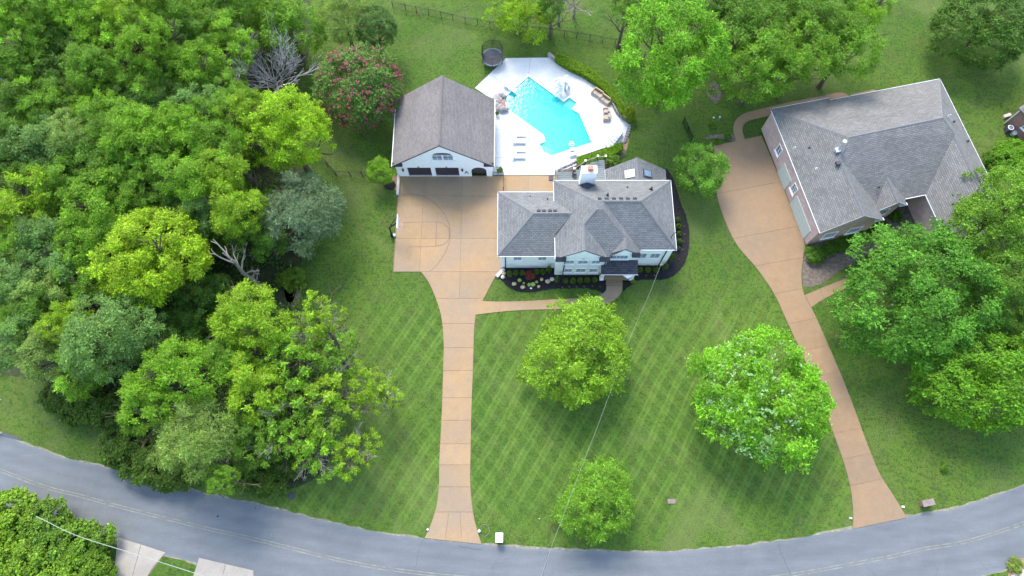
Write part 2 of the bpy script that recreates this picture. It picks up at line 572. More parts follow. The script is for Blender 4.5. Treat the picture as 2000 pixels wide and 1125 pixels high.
def solo(name, mb, mat, label, cat, group=None, uv=False, smooth=False):
    """one-mesh thing, its origin at the base of its shape"""
    xs = [v[0] for v in mb.v]; ys = [v[1] for v in mb.v]; zs = [v[2] for v in mb.v]
    off = ((min(xs) + max(xs)) / 2, (min(ys) + max(ys)) / 2, min(zs))
    me = mb.mesh(name, off, uv)
    me.materials.append(M[mat])
    if smooth:
        me.polygons.foreach_set('use_smooth', [True] * len(me.polygons))
    o = bpy.data.objects.new(name, me)
    COL.objects.link(o)
    o.location = off
    return tag(o, label, cat, group)


def struct(name, mb, mat, uv=False):
    o = part(name, mb, mat, None, uv)
    o['kind'] = 'structure'
    return o


def copy_tree(o, parent=None):
    c = o.copy()
    COL.objects.link(c)
    if parent is not None:
        c.parent = parent
    for ch in list(o.children):
        copy_tree(ch, c)
    return c


def spline(pts, n=8, closed=False):
    """Catmull-Rom through 2-D/3-D points"""
    P = [Vector(p) for p in pts]
    out = []
    m = len(P)
    rng = range(m if closed else m - 1)
    for i in rng:
        p1, p2 = P[i], P[(i + 1) % m]
        p0 = P[i - 1] if (i > 0 or closed) else p1 * 2 - p2
        p3 = P[(i + 2) % m] if (i + 2 < m or closed) else p2 * 2 - p1
        for k in range(n):
            t = k / n
            out.append(0.5 * ((2 * p1) + (-p0 + p2) * t + (2 * p0 - 5 * p1 + 4 * p2 - p3) * t * t + (-p0 + 3 * p1 - 3 * p2 + p3) * t ** 3))
    if not closed:
        out.append(P[-1])
    return out


def px(pts, z=0.0):
    return [U(a, b, z) for a, b in pts]


def px2(pts, z=0.0):
    return [U(a, b, z).to_2d() for a, b in pts]


# ------------------------------------------------------------------ ground, road
# the lawn sheet is one piece with a hole cut where the pool basin goes down
pool_px = [(1032, 149), (1101, 198.6), (1112.4, 190.6), (1126.8, 200.7), (1118, 213.5), (1132, 222.6), (1156, 279), (1077, 305),
           (1061, 297), (1052.7, 281), (1065, 276.5), (1061, 264), (1048, 254.6), (992, 214.6), (985, 190.6)]
POOL = px2(pool_px)


def ground_with_hole(z, outer, hole, name, mat):
    import bmesh
    bm = bmesh.new()
    edges = []
    for loop in (outer, hole):
        vs = [bm.verts.new((p[0], p[1], z)) for p in loop]
        for i in range(len(vs)):
            edges.append(bm.edges.new((vs[i], vs[(i + 1) % len(vs)])))
    bmesh.ops.triangle_fill(bm, use_beauty=True, use_dissolve=False, edges=edges)
    bmesh.ops.recalc_face_normals(bm, faces=bm.faces)
    for f in bm.faces:
        if f.normal.z < 0:
            f.normal_flip()
    me = bpy.data.meshes.new(name)
    bm.to_mesh(me)
    bm.free()
    me.materials.append(M[mat])
    o = bpy.data.objects.new(name, me)
    COL.objects.link(o)
    return o


g = ground_with_hole(0.0, [(-450, -450), (450, -450), (450, 600), (-450, 600)], POOL, 'lawn', 'lawn')
g['kind'] = 'structure'

up_px = [(0, 847), (200, 912), (400, 963), (520, 990), (700, 1033), (825, 1052), (940, 1063), (1060, 1072), (1290, 1078), (1500, 1060), (1665, 1032), (1770, 1010), (2000, 948)]
edge = px2(up_px)
first, last = edge[0], edge[-1]
edge = [first + (first - edge[1]).normalized() * 160 + Vector((0, 30)), first + (first - edge[1]).normalized() * 50 + Vector((0, 4))] + edge + [last + (last - edge[-2]).normalized() * 50 + Vector((0, 6)), last + (last - edge[-2]).normalized() * 160 + Vector((0, 40))]
EDGE = spline(edge, 8)


def resample(line, n):
    L = [0.0]
    for i in range(1, len(line)):
        L.append(L[-1] + (line[i] - line[i - 1]).length)
    out = []
    for k in range(n + 1):
        d = L[-1] * k / n
        i = 1
        while i < len(L) - 1 and L[i] < d:
            i += 1
        f = (d - L[i - 1]) / max(1e-9, L[i] - L[i - 1])
        out.append(line[i - 1].lerp(line[i], f))
    return out


def offset(line, d):
    out = []
    for i, p in enumerate(line):
        a, b_ = line[max(0, i - 1)], line[min(len(line) - 1, i + 1)]
        t = (b_ - a).normalized()
        out.append(p + Vector((t.y, -t.x)) * d)
    return out


def band(line, d0, d1, z, rough=0.0):
    a, b_ = offset(line, d0), offset(line, d1)
    if rough:
        a = [p + Vector((0, rag.uniform(-rough, rough))) for p in a]
        b_ = [p + Vector((0, rag.uniform(-rough, rough))) for p in b_]
    mb = MB()
    n = len(line)
    mb.add([(p.x, p.y, z) for p in a] + [(p.x, p.y, z) for p in b_], [(i + n, i + n + 1, i + 1, i) for i in range(n - 1)])
    return mb


WR = 7.1
# slightly ragged tarmac edge
rag = random.Random(4)
fine_edge = resample(EDGE, 500)
struct('road_shoulder', band(fine_edge, -0.16, WR + 0.16, 0.006, 0.14), 'shoulder')
road = struct('road', band(fine_edge, 0.0, WR, 0.012, 0.09), 'road')
lay = road.data.uv_layers.new(name='UVMap')
nv_ = len(fine_edge)
for lp in road.data.loops:
    vi = lp.vertex_index
    lay.data[lp.index].uv = ((vi % nv_) * 0.3, 0.0 if vi < nv_ else 1.0)
mid0 = WR / 2 - 0.25
struct('road_marking', band(fine_edge, mid0, mid0 + 0.11, 0.018), 'yellow')
struct('road_marking', band(fine_edge, mid0 + 0.27, mid0 + 0.38, 0.018), 'yellow')


def crack(pts, w=0.05, z=0.02, name='road_crack'):
    line = spline(px2(pts), 10)
    line = [p + Vector((rag.uniform(-0.06, 0.06), rag.uniform(-0.06, 0.06))) for p in line]
    return struct(name, band(line, 0, w, z), 'crack')


crack([(1240 / 3.333 + 700, 920 / 3.333 + 800), (1067, 1100), (1056, 1135)], 0.06)
crack([(1520, 1062), (1528, 1085), (1545, 1122)], 0.05)
crack([(826, 1054), (818, 1078), (812, 1110)], 0.035)
crack([(896, 1066), (920, 1071), (942, 1073)], 0.06)
crack([(1450, 1066), (1447, 1088)], 0.03)
# dark strip of new tarmac at the left end of the road edge
struct('tar_patch', MB().sheet(px2([(-20, 838), (0, 845), (20, 848), (42, 857), (38, 860), (5, 853), (-20, 845)]), 0.024), 'crack')

# ------------------------------------------------------------------ slabs
def inset(poly, g_):
    c = Vector((0, 0))
    n = len(poly)
    a = sum(poly[i][0] * poly[(i + 1) % n][1] - poly[(i + 1) % n][0] * poly[i][1] for i in range(n))
    P = [Vector(p) for p in poly]
    if a < 0:
        P = P[::-1]
    out = []
    for i in range(n):
        e0 = (P[i] - P[i - 1])
        e1 = (P[(i + 1) % n] - P[i])
        if e0.length < 1e-6 or e1.length < 1e-6:
            out.append(P[i]); continue
        e0.normalize(); e1.normalize()
        n0, n1 = Vector((-e0.y, e0.x)), Vector((-e1.y, e1.x))
        b_ = n0 + n1
        k = 1 + n0.dot(n1)
        out.append(P[i] + b_ * (g_ / max(0.3, k)))
    return out


def slab(parent, poly, mat, z0=0.0, z1=0.07, gap=0.014, label=None):
    return part('slab', MB().prism(inset(poly, gap), z0, z1), mat, parent, label=label)


def strip(parent, left, right, cuts, mat, z1=0.07, gap=0.013, n=240):
    a, b_ = resample(left, n), resample(right, n)
    for c0, c1 in zip(cuts[:-1], cuts[1:]):
        i0, i1 = round(c0 * n), round(c1 * n)
        step = max(1, (i1 - i0) // 8)
        idx = list(range(i0, i1, step)) + [i1]
        slab(parent, [a[i] for i in idx] + [b_[i] for i in reversed(idx)], mat, 0.0, z1, gap)


def setting(name, poly, mat, z=0.02):
    return struct(name, MB().sheet(poly, z), mat)


def cut_y(line, y):
    for i in range(len(line) - 1):
        a, b_ = line[i], line[i + 1]
        if (a.y - y) * (b_.y - y) <= 0 and a.y != b_.y:
            return a.lerp(b_, (a.y - y) / (a.y - b_.y))
    return line[0] if abs(line[0].y - y) < abs(line[-1].y - y) else line[-1]


# home driveway: long straight run + flare, joints where the photograph has them
dl = spline(px2([(822, 531), (838, 553), (853, 588), (862, 620), (866, 660), (866, 700), (863, 800), (858, 900), (857, 950), (852, 990), (841, 1025), (829, 1051)]), 8)
dr = spline(px2([(973, 531), (957, 560), (943, 587), (931, 606), (929, 616), (926, 650), (924, 720), (921, 800), (919, 900), (919, 950), (924, 1000), (932, 1035), (941, 1063)]), 8)
drive = struct('driveway', MB().sheet([p for p in dl] + [p for p in reversed(dr)], 0.022), 'joint')
jy = [531, 583, 632, 679, 724, 777, 821, 867, 908, 951, 1000, 1058]
ys = [U(880, y).y for y in jy]
for k in range(len(ys) - 1):
    y1, y0 = ys[k], ys[k + 1]
    lastp = k == len(ys) - 2
    Lp = [p for p in dl if y0 < p.y < y1]
    Rp = [p for p in dr if y0 < p.y < y1]
    if lastp:
        L_, R_ = [cut_y(dl, y1)] + [p for p in dl if p.y < y1], [cut_y(dr, y1)] + [p for p in dr if p.y < y1]
        for f0, f1 in ((0, 0.36), (0.36, 0.66), (0.66, 1)):
            a = [l.lerp(r, f0) for l, r in zip(resample(L_, 6), resample(R_, 6))]
            b_ = [l.lerp(r, f1) for l, r in zip(resample(L_, 6), resample(R_, 6))]
            slab(drive, a + b_[::-1], 'tan')
        continue
    L_ = [cut_y(dl, y1)] + Lp + [cut_y(dl, y0)]
    R_ = [cut_y(dr, y1)] + Rp + [cut_y(dr, y0)]
    if k == 0:
        xm = U(898, 560).x
        slab(drive, L_ + [Vector((xm, y0)), Vector((xm, y1))], 'tan')
        slab(drive, [Vector((xm, y1)), Vector((xm, y0))] + R_[::-1], 'tan')
    else:
        slab(drive, L_ + R_[::-1], 'tan')

# court in front of the detached garage
x0, x1, x2, x3 = U(776, 440).x - 0.1, U(824, 440).x, U(901, 440).x, U(975, 440).x + 0.8
yb, ym, yn, yt = U(880, 531).y, U(880, 466).y, U(880, 383).y, U(880, 343).y - 0.02
court = struct('court', MB().sheet([(x0 - 0.1, yb), (6.3, yb), (6.3, yt), (x0 - 0.1, yt)], 0.021), 'joint')
for a, b_ in ((x0, x1), (x1, x2), (x2, x3)):
    for c, d in ((yb, ym), (ym, yn), (yn, yt)):
        slab(court, [(a, c), (b_, c), (b_, d), (a, d)], 'tan', gap=0.012)
yk = U(1000, 373).y - 0.6
slab(court, [(x3, yk), (2.2, yk), (2.2, yt), (x3, yt)], 'tan', gap=0.012)
slab(court, [(2.2, yk), (6.2, yk), (6.2, yt), (2.2, yt)], 'tan', gap=0.012)
# court lines
def arc_line(pts, w=0.09, closed=False):
    return band(spline(px2(pts, 0.07), 8), -w / 2, w / 2, 0.076)
for pts in ([(784, 379.5), (800, 379), (822, 382), (845, 394), (864, 413), (876, 435), (879, 452), (876, 478), (864, 503), (850, 521), (838, 531)],
            [(784, 435), (815, 434), (852, 433)], [(800, 482), (830, 482), (852, 481)], [(852.5, 433), (852, 457), (851, 481)],
            [(852, 433), (865, 436.5), (876, 446), (878, 457), (876, 468), (866, 477), (851, 481)]):
    lp = arc_line(pts)
    o = part('court_line', lp, 'line', court)
part('edge_kerb', MB().box((x0 - 0.05, (U(780, 345).y + U(780, 382).y) / 2, 0.22), (0.32, U(780, 345).y - U(780, 382).y, 0.44)), 'palestone', court)

# front path
pa = spline(px2([(920, 617), (938, 614), (975, 609.5), (1024, 606), (1088, 604), (1130, 602.5), (1156, 599), (1180, 595), (1196, 589), (1208, 579), (1214, 570), (1216, 558)]), 8)
pb = spline(px2([(934, 587), (948, 588.5), (980, 589), (1024, 588), (1083, 585), (1120, 583), (1150, 581), (1166, 578), (1176, 574), (1181, 570), (1184, 565), (1184.5, 558)]), 8)
path = struct('front_path', MB().sheet(list(pa) + list(reversed(pb)), 0.02), 'joint')
strip(path, pa, pb, [0, 0.17, 0.34, 0.5, 0.64, 0.79, 0.9, 1.0], 'tan', 0.068)

# neighbour's drive
na = spline(px2([(1395, 285), (1396, 340), (1402, 390), (1417, 435), (1440, 480), (1478, 525), (1512, 575), (1540, 635), (1570, 700), (1600, 775), (1625, 840), (1648, 905), (1661, 955), (1666, 1000), (1665, 1033)]), 8)
nb = spline(px2([(1487, 265), (1515, 330), (1543, 400), (1570, 470), (1568, 505), (1565, 540), (1570, 574), (1590, 612), (1618, 675), (1648, 745), (1672, 808), (1694, 868), (1718, 925), (1745, 968), (1771, 1011)]), 8)
nd = struct('neighbour_driveway', MB().sheet(list(na) + list(reversed(nb)), 0.02), 'joint')
strip(nd, na, nb, [0, 0.14, 0.27, 0.36, 0.44, 0.52, 0.59, 0.66, 0.72, 0.79, 0.85, 0.91, 1.0], 'tan2', 0.066, 0.012)
sp = struct('side_path', MB().sheet(px2([(1571, 576), (1627, 553), (1660, 540), (1668, 556), (1622, 577), (1581, 601)]), 0.018), 'joint')
slab(sp, px2([(1572, 577), (1600, 565), (1607, 585), (1584, 601)]), 'tan2', z1=0.06)
slab(sp, px2([(1600, 565), (1660, 541), (1668, 556), (1607, 585)]), 'tan2', z1=0.06)
wa = spline(px2([(1437, 276), (1432, 255), (1435, 238), (1446, 226), (1462, 219), (1510, 207), (1560, 196), (1610, 187), (1635, 181), (1652, 183), (1662, 192)]), 8)
wb = spline(px2([(1455, 272), (1450, 256), (1452, 245), (1459, 238), (1470, 234), (1510, 225), (1560, 214), (1610, 204), (1632, 199), (1643, 198), (1648, 201)]), 8)
bw = struct('back_walk', MB().sheet(list(wa) + list(reversed(wb)), 0.018), 'joint')
strip(bw, wa, wb, [0, 0.2, 0.38, 0.55, 0.7, 0.85, 1.0], 'tan2', 0.055)
struct('back_patio', MB().prism(px2([(1655, 192), (1664, 184), (1706, 175), (1722, 183), (1722, 200), (1660, 205)]), 0, 0.05), 'tan2')
# drives across the road, lower left
for nm, quads in (('far_driveway', ([(230, 1049), (276, 1063), (258, 1130), (222, 1130)], [(276, 1063), (324, 1079), (300, 1107), (286, 1130), (258, 1130)])),
                  ('pale_driveway', ([(389, 1089), (441, 1101), (434, 1130), (376, 1130)], [(441, 1101), (496, 1114), (495, 1130), (434, 1130)]))):
    base = struct(nm, MB().sheet(px2([quads[0][0], quads[1][1], quads[1][-2], quads[1][-1], quads[0][-1]]), 0.016), 'joint')
    for q in quads:
        slab(base, px2(q), 'palecon', z1=0.06, gap=0.02)

# mulch beds and bare ground
def bed(name, pts, mat, z=0.03, sm=6):
    line = spline(px2(pts), sm, True)
    line = [p + Vector((rag.uniform(-0.05, 0.05), rag.uniform(-0.05, 0.05))) for p in line]
    return struct(name, MB().prism(line, 0.0, z), mat)


bed('mulch_bed', [(973, 539), (982, 550), (995, 562), (1011, 569), (1030, 571), (1057, 568), (1078, 564.5), (1105, 563.5), (1137, 563), (1163, 566.5), (1181, 573), (1183, 560), (1184, 535), (1120, 500), (990, 505), (976, 530)], 'mulch', 0.05)
bed('mulch_bed', [(1217, 566), (1224, 563), (1233, 556), (1242, 549), (1262, 546), (1295, 546), (1316, 538), (1331, 523), (1342, 501), (1347, 463), (1342, 429), (1331, 400), (1321, 368), (1312, 343), (1300, 330), (1290, 335), (1300, 400), (1300, 480), (1216, 525)], 'mulch', 0.05)
bed('neighbour_bed', [(1572, 492), (1567, 545), (1572, 560), (1600, 556), (1640, 530), (1690, 500), (1790, 455), (1840, 420), (1800, 380), (1700, 420), (1600, 470)], 'brownmulch', 0.03)
bed('neighbour_bed', [(1378, 272), (1400, 270), (1436, 276), (1430, 262), (1410, 262), (1385, 264)], 'brownmulch', 0.03)
bed('mulch_ring', [(762 + 11.5 * math.cos(a), 362 + 9.5 * math.sin(a)) for a in [i * math.pi / 5 for i in range(10)]], 'mulch', 0.04, 3)
bed('patio_bed', [(1095, 330), (1112, 321), (1128, 318), (1140, 322), (1180, 306), (1205, 300), (1217, 290), (1222, 300), (1212, 310), (1180, 335), (1140, 345), (1098, 342)], 'brownmulch', 0.04, 4)
bed('bare_ground', [(555, 565), (575, 556), (588, 566), (584, 590), (566, 600)], 'dirt', 0.02)
bed('bare_ground', [(1218, 268), (1226, 262), (1228, 275), (1224, 292), (1215, 300), (1212, 288)], 'dirt', 0.02)
bed('bare_ground', [(765, 345), (778, 343), (779, 366), (772, 372), (768, 360)], 'dirt', 0.02, 3)
bed('bare_ground', [(1380, 180), (1392, 160), (1404, 168), (1408, 190), (1398, 203), (1390, 196)], 'brownmulch', 0.02)
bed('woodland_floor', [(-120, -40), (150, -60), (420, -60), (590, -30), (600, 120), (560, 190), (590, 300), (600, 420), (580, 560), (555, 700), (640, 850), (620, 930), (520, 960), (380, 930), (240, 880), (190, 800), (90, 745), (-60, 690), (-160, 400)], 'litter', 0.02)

# ------------------------------------------------------------------ pool and deck
deck_out = [(928, 172), (988, 114), (1072, 113), (1090, 124), (1120, 139), (1155, 161), (1180, 181), (1196, 202), (1206, 226), (1228, 243), (1217, 277), (1130, 306), (1128, 322), (1092, 336), (1083, 342), (960, 342.5), (955, 190)]
DO = px2(deck_out)
deck = ground_with_hole(0.068, DO, POOL, 'pool_deck', 'deckcon')
deck['kind'] = 'structure'
# its outer edge
n = len(DO)
part('deck_edge', MB().add([(p.x, p.y, 0.0) for p in DO] + [(p.x, p.y, 0.068) for p in DO], [((i + 1) % n, i, n + i, n + (i + 1) % n) for i in range(n)]), 'deckcon', deck)
for a, b_ in (((968, 252), (1045, 254)), ((968, 308), (1072, 305)), ((955, 145), (1009, 178)), ((1150, 250), (1186, 238)), ((1157, 279), (1176, 272)), ((1036, 114), (1032, 149)),
              ((1125, 200), (1150, 160)), ((1009, 340), (1062, 312)), ((1029, 217 + 40), (1029, 300)), ((1119, 292), (1129, 308))):
    p, q = U(*a, 0.07).to_2d(), U(*b_, 0.07).to_2d()
    part('control_joint', band([p, q], -0.018, 0.018, 0.072), 'joint_pale', deck)
# basin: plaster walls and a floor that deepens to the north-west end
pool = thing('swimming_pool', 'turquoise angular swimming pool set in the white deck behind the house', 'pool', (POOL[7].x, POOL[7].y, 0))
nP = len(POOL)
deep_a, deep_b = U(1015, 160), U(1110, 295)
def depth(p):
    d = (deep_b.to_2d() - deep_a.to_2d())
    t = (p - deep_a.to_2d()).dot(d) / d.length_squared
    return -1.95 + 1.0 * t
mbp = MB()
mbp.add([(p.x, p.y, 0.06) for p in POOL] + [(p.x, p.y, depth(p)) for p in POOL], [(i, (i + 1) % nP, nP + (i + 1) % nP, nP + i) for i in range(nP)])
part('pool_wall', mbp, 'plaster', pool)
import bmesh
def fill(poly, zf, name, mat, parent, inset_=0.0):
    bm = bmesh.new()
    vs = [bm.verts.new((p.x, p.y, zf(p))) for p in poly]
    es = [bm.edges.new((vs[i], vs[(i + 1) % len(vs)])) for i in range(len(vs))]
    bmesh.ops.triangle_fill(bm, use_beauty=True, use_dissolve=False, edges=es)
    for f in bm.faces:
        f.normal_update()
        if f.normal.z < 0:
            f.normal_flip()
    mb = MB()
    bm.verts.index_update()
    mb.add([v.co[:] for v in bm.verts], [[v.index for v in f.verts] for f in bm.faces])
    bm.free()
    return part(name, mb, mat, parent)
fill(POOL, depth, 'pool_floor', 'plaster', pool)
WZ = -0.09
wmb = MB()
Pw = [p for p in POOL]
if sum(Pw[i].x * Pw[(i + 1) % nP].y - Pw[(i + 1) % nP].x * Pw[i].y for i in range(nP)) < 0:
    Pw = Pw[::-1]
wmb.add([(p.x, p.y, WZ) for p in Pw] + [(p.x, p.y, depth(p) + 0.01) for p in Pw],
        [tuple(range(nP)), tuple(range(2 * nP - 1, nP - 1, -1))] + [(i, nP + i, nP + (i + 1) % nP, (i + 1) % nP) for i in range(nP)])
wat = part('water', wmb, 'water', pool)
# entry steps, benches and spa floor under water
for k in range(3):
    q = px2([(1062 + k * 5, 298 - k * 3), (1075 + k * 2, 304), (1068 + k * 8, 283 + k * 2), (1054 + k * 8, 283)])
    part('entry_step', MB().prism([q[0], q[1], q[2], q[3]], depth(q[0]), -0.3 - 0.22 * k), 'plaster', pool)
part('spa_floor', MB().prism(inset(px2([(1102, 199.5), (1112.4, 190.6), (1126.8, 200.7), (1118, 212)]), 0.02), -2.3, -0.5), 'plaster', pool)
cp = POOL + [POOL[0]]
cop = MB()
area = sum(POOL[i].x * POOL[(i + 1) % nP].y - POOL[(i + 1) % nP].x * POOL[i].y for i in range(nP))
outer = inset(POOL, -0.22)
inn = inset(POOL, 0.03)
cop.add([(p.x, p.y, 0.085) for p in outer] + [(p.x, p.y, 0.085) for p in inn] + [(p.x, p.y, 0.0) for p in inn],
        [(i, (i + 1) % nP, nP + (i + 1) % nP, nP + i) for i in range(nP)] + [(nP + i, nP + (i + 1) % nP, 2 * nP + (i + 1) % nP, 2 * nP + i) for i in range(nP)])
part('coping', cop, 'coping', pool)

# diving board
a, b_ = U(984, 163, 0.5), U(1008, 178, 0.5)
ang = math.atan2(b_.y - a.y, b_.x - a.x)
t = thing('diving_board', 'white diving board over the upper left pool edge', 'diving board', ((a.x + b_.x) / 2, (a.y + b_.y) / 2, 0.07))
c_ = (a + b_) / 2
part('board', MB().box((c_.x, c_.y, 0.55), ((b_ - a).length, 0.55, 0.07), ang), 'whitep', t)
for f in (0.12, 0.55):
    q = a.lerp(b_, f)
    part('stand', MB().box((q.x, q.y, 0.29), (0.35, 0.45, 0.44), ang), 'whitep', t)

# slide
t = thing('pool_slide', 'white curling water slide with ladder on the right side of the pool', 'slide', (U(1098, 172).x, U(1098, 172).y, 0.07))
pts = [U(1105, 158, 2.1), U(1098, 158, 2.0), U(1091, 158, 1.85), U(1086, 162, 1.65), U(1088, 168, 1.45), U(1094, 171, 1.2), U(1096, 176, 0.95), U(1092, 182, 0.6), U(1084, 187, 0.3)]
sl = spline(pts, 5)
ch = MB()
rows = []
for i, p in enumerate(sl):
    t0 = (sl[min(len(sl) - 1, i + 1)] - sl[max(0, i - 1)]).normalized()
    sd = Vector((t0.y, -t0.x, 0)).normalized()
    rows.append([p + sd * w + Vector((0, 0, hz)) for w, hz in ((-0.25, 0.28), (-0.24, 0.1), (-0.12, 0), (0.12, 0), (0.24, 0.1), (0.25, 0.28), (0.30, 0.28), (0.28, 0.04), (0.12, -0.07), (-0.12, -0.07), (-0.28, 0.04), (-0.30, 0.28))])
vs, fs = [], []
for r_ in rows:
    vs += r_
for i in range(len(rows) - 1):
    for k in range(12):
        fs.append((i * 12 + k, i * 12 + (k + 1) % 12, (i + 1) * 12 + (k + 1) % 12, (i + 1) * 12 + k))
ch.add(vs, fs)
part('chute', ch, 'whitep', t, smooth=True)
lt = U(1107, 157, 2.1)
lb = U(1104, 170, 0.07) + Vector((0.5, 0.2, 0))
for s_ in (-0.25, 0.25):
    part('ladder_rail', MB().path([lb + Vector((s_ * 0.3, s_, 0)), lt + Vector((s_ * 0.3, s_, 0)), lt + Vector((s_ * 0.3, s_, 0.7)), lt + Vector((-0.5 + s_ * 0.3, s_, 0.5))], 0.05), 'whitep', t)
for k in range(6):
    q = lb.lerp(lt, (k + 0.7) / 6.3)
    part('rung', MB().box(q, (0.3, 0.5, 0.05)), 'whitep', t)
for p in (sl[8], sl[18], sl[30]):
    part('leg', MB().tube((p.x, p.y, 0.07), (p.x, p.y, p.z), 0.06), 'whitep', t)
part('tower', MB().box((lt.x - 0.1, lt.y, 1.05), (0.25, 0.4, 1.95)), 'galv', t)

# rock waterfall
rr = random.Random(5)
t = thing('rock_waterfall', 'curved pile of grey boulders at the left edge of the pool', 'rock pile', (U(976, 200).x, U(976, 200).y, 0.07))
for i, (x, y, s_) in enumerate([(972, 188, .55), (978, 186, .6), (984, 188, .5), (970, 193, .6), (969, 199, .65), (971, 205, .6), (975, 210, .6), (981, 213, .6), (987, 213, .5), (976, 194, .5), (977, 207, .5), (983, 209, .4), (973, 200, .5), (989, 210, .3)]):
    q = U(x, y, 0.4)
    part('boulder', MB().ball((q.x, q.y, 0.07 + s_ * 0.6), s_ * rr.uniform(.8, 1.1), s_ * rr.uniform(.6, .9), s_ * 0.7, 8, 6, 0.16, rr), 'stone', t)
for x, y in ((980, 198), (981, 204)):
    q = U(x, y, 0.4)
    part('ledge', MB().box((q.x, q.y, 0.35), (0.9, 0.5, 0.25), rr.uniform(-.4, .4)), 'redbrick', t, uv=True)

# loungers
def make_lounger():
    t = thing('sun_lounger', '', 'sun lounger', (0, 0, 0.07), 'white sun loungers beside the garage')
    part('frame', MB().box((0.25, 0, 0.30), (1.35, 0.62, 0.07)), 'whitep', t, local=True)
    part('cushion', MB().box((0.25, 0, 0.375), (1.3, 0.58, 0.07)), 'whitep', t, local=True)
    part('backrest', MB().box((-0.68, 0, 0.58), (0.72, 0.6, 0.07), 0, Matrix.Rotation(math.radians(38), 3, 'Y')), 'whitep', t, local=True)
    for x, y in ((-0.4, -0.26), (-0.4, 0.26), (0.85, -0.26), (0.85, 0.26)):
        part('leg', MB().box((x, y, 0.133), (0.06, 0.06, 0.266)), 'whitep', t, local=True)
    return t
proto = make_lounger()
lab = ['white lounger nearest the pool top, first of four beside the garage', 'white lounger second from the top beside the garage',
       'white lounger third from the top beside the garage', 'white lounger lowest of the four beside the garage']
for i, y in enumerate((262.5, 275.5, 292.5, 305)):
    o = proto if i == 0 else copy_tree(proto)
    q = U(1012.5, y, 0.4)
    o.location = (q.x, q.y, 0.07)
    o['label'] = lab[i]
for i, (y, lb_) in enumerate(((268, 'small white square table between the upper two loungers'), (298, 'small white square table between the lower two loungers'))):
    q = U(1005, y, 0.45)
    t = thing('side_table', lb_, 'side table', (q.x, q.y, 0.07), 'side tables between the loungers')
    part('table_top', MB().box((0, 0, 0.45), (0.5, 0.5, 0.05)), 'whitep', t, local=True)
    for a in (-0.2, 0.2):
        for b2 in (-0.2, 0.2):
            part('leg', MB().box((a, b2, 0.21), (0.05, 0.05, 0.42)), 'whitep', t, local=True)

# wicker seats by the wall
def seat(name, label, cat, q, rz, w, cushmat, group):
    t = thing(name, label, cat, (q.x, q.y, 0.07), group, rz)
    part('seat', MB().box((0, 0, 0.22), (w, 0.75, 0.32)), 'wicker', t, local=True)
    part('backrest', MB().box((0, 0.40, 0.50), (w, 0.12, 0.72)), 'wicker', t, local=True)
    for s_ in (-1, 1):
        part('armrest', MB().box((s_ * (w / 2 + 0.065), 0.02, 0.34), (0.13, 0.85, 0.62)), 'wicker', t, local=True)
    k = 2 if w > 1 else 1
    for i in range(k):
        x = (i - (k - 1) / 2) * w / k
        part('seat_cushion', MB().box((x, -0.03, 0.44), (w / k - 0.06, 0.62, 0.12)), 'tancush', t, local=True)
        part('back_cushion', MB().box((x, 0.27, 0.66), (w / k - 0.08, 0.16, 0.38), 0, Matrix.Rotation(math.radians(-12), 3, 'X')), cushmat, t, local=True)
    return t
seat('wicker_loveseat', 'tan wicker loveseat by the stone wall, the one farther from the steps', 'loveseat', U(1167, 183, 0.4), math.radians(-38), 1.35, 'cushion', 'wicker loveseats along the stone wall')
seat('wicker_loveseat', 'tan wicker loveseat by the stone wall, the one nearer the steps', 'loveseat', U(1181, 195, 0.4), math.radians(-42), 1.35, 'cushion', 'wicker loveseats along the stone wall')
seat('wicker_armchair', 'upper of two taupe armchairs near the curved steps', 'armchair', U(1184, 218, 0.4), math.radians(-88), 0.7, 'tancush', 'taupe armchairs near the curved steps')
seat('wicker_armchair', 'lower of two taupe armchairs near the curved steps', 'armchair', U(1184.5, 228.5, 0.4), math.radians(-95), 0.7, 'tancush', 'taupe armchairs near the curved steps')
# pool basketball post and low bench
t = thing('pool_hoop', 'white pool basketball stand leaning over the lower right pool edge', 'pool hoop', (U(1118, 292).x, U(1118, 292).y, 0.07))
q = U(1118, 291, 0.1)
part('pole', MB().path([(q.x, q.y, 0.07), (q.x, q.y + 0.2, 0.9), (q.x - 0.05, q.y + 0.6, 1.1)], 0.05), 'whitep', t)
q2 = U(1116, 279, 1.1)
part('backboard', MB().box((q2.x, q2.y - 0.25, 1.1), (0.75, 0.06, 0.5)), 'whitep', t)
part('hoop', MB().ring((q2.x, q2.y + 0.05, 1.0), 0.25, 0.25, 0.03, 16), 'whitep', t)
part('base', MB().box((q.x, q.y - 0.1, 0.17), (0.6, 0.4, 0.2)), 'whitep', t)
q = U(1119, 301, 0.4)
t = thing('deck_bench', 'low white bench on the deck just below the pool hoop', 'bench', (q.x, q.y, 0.07), None, math.radians(17))
part('seat', MB().box((0, 0, 0.42), (0.95, 0.4, 0.06)), 'whitep', t, local=True)
for s_ in (-0.38, 0.38):
    part('leg', MB().box((s_, 0, 0.195), (0.06, 0.36, 0.39)), 'whitep', t, local=True)
# handrail at the pool entry
t = thing('pool_handrail', 'pale handrail beside the pool entry steps', 'handrail', (U(1050, 290).x, U(1050, 290).y, 0.07))
for dy_ in (0, 0.5):
    q = U(1049, 292, 0.07)
    part('rail', MB().path(spline([(q.x, q.y + dy_, 0.07), (q.x, q.y + dy_, 0.8), (q.x + 0.7, q.y + dy_, 0.75), (q.x + 1.0, q.y + dy_, -0.1)], 4), 0.025), 'galv', t)

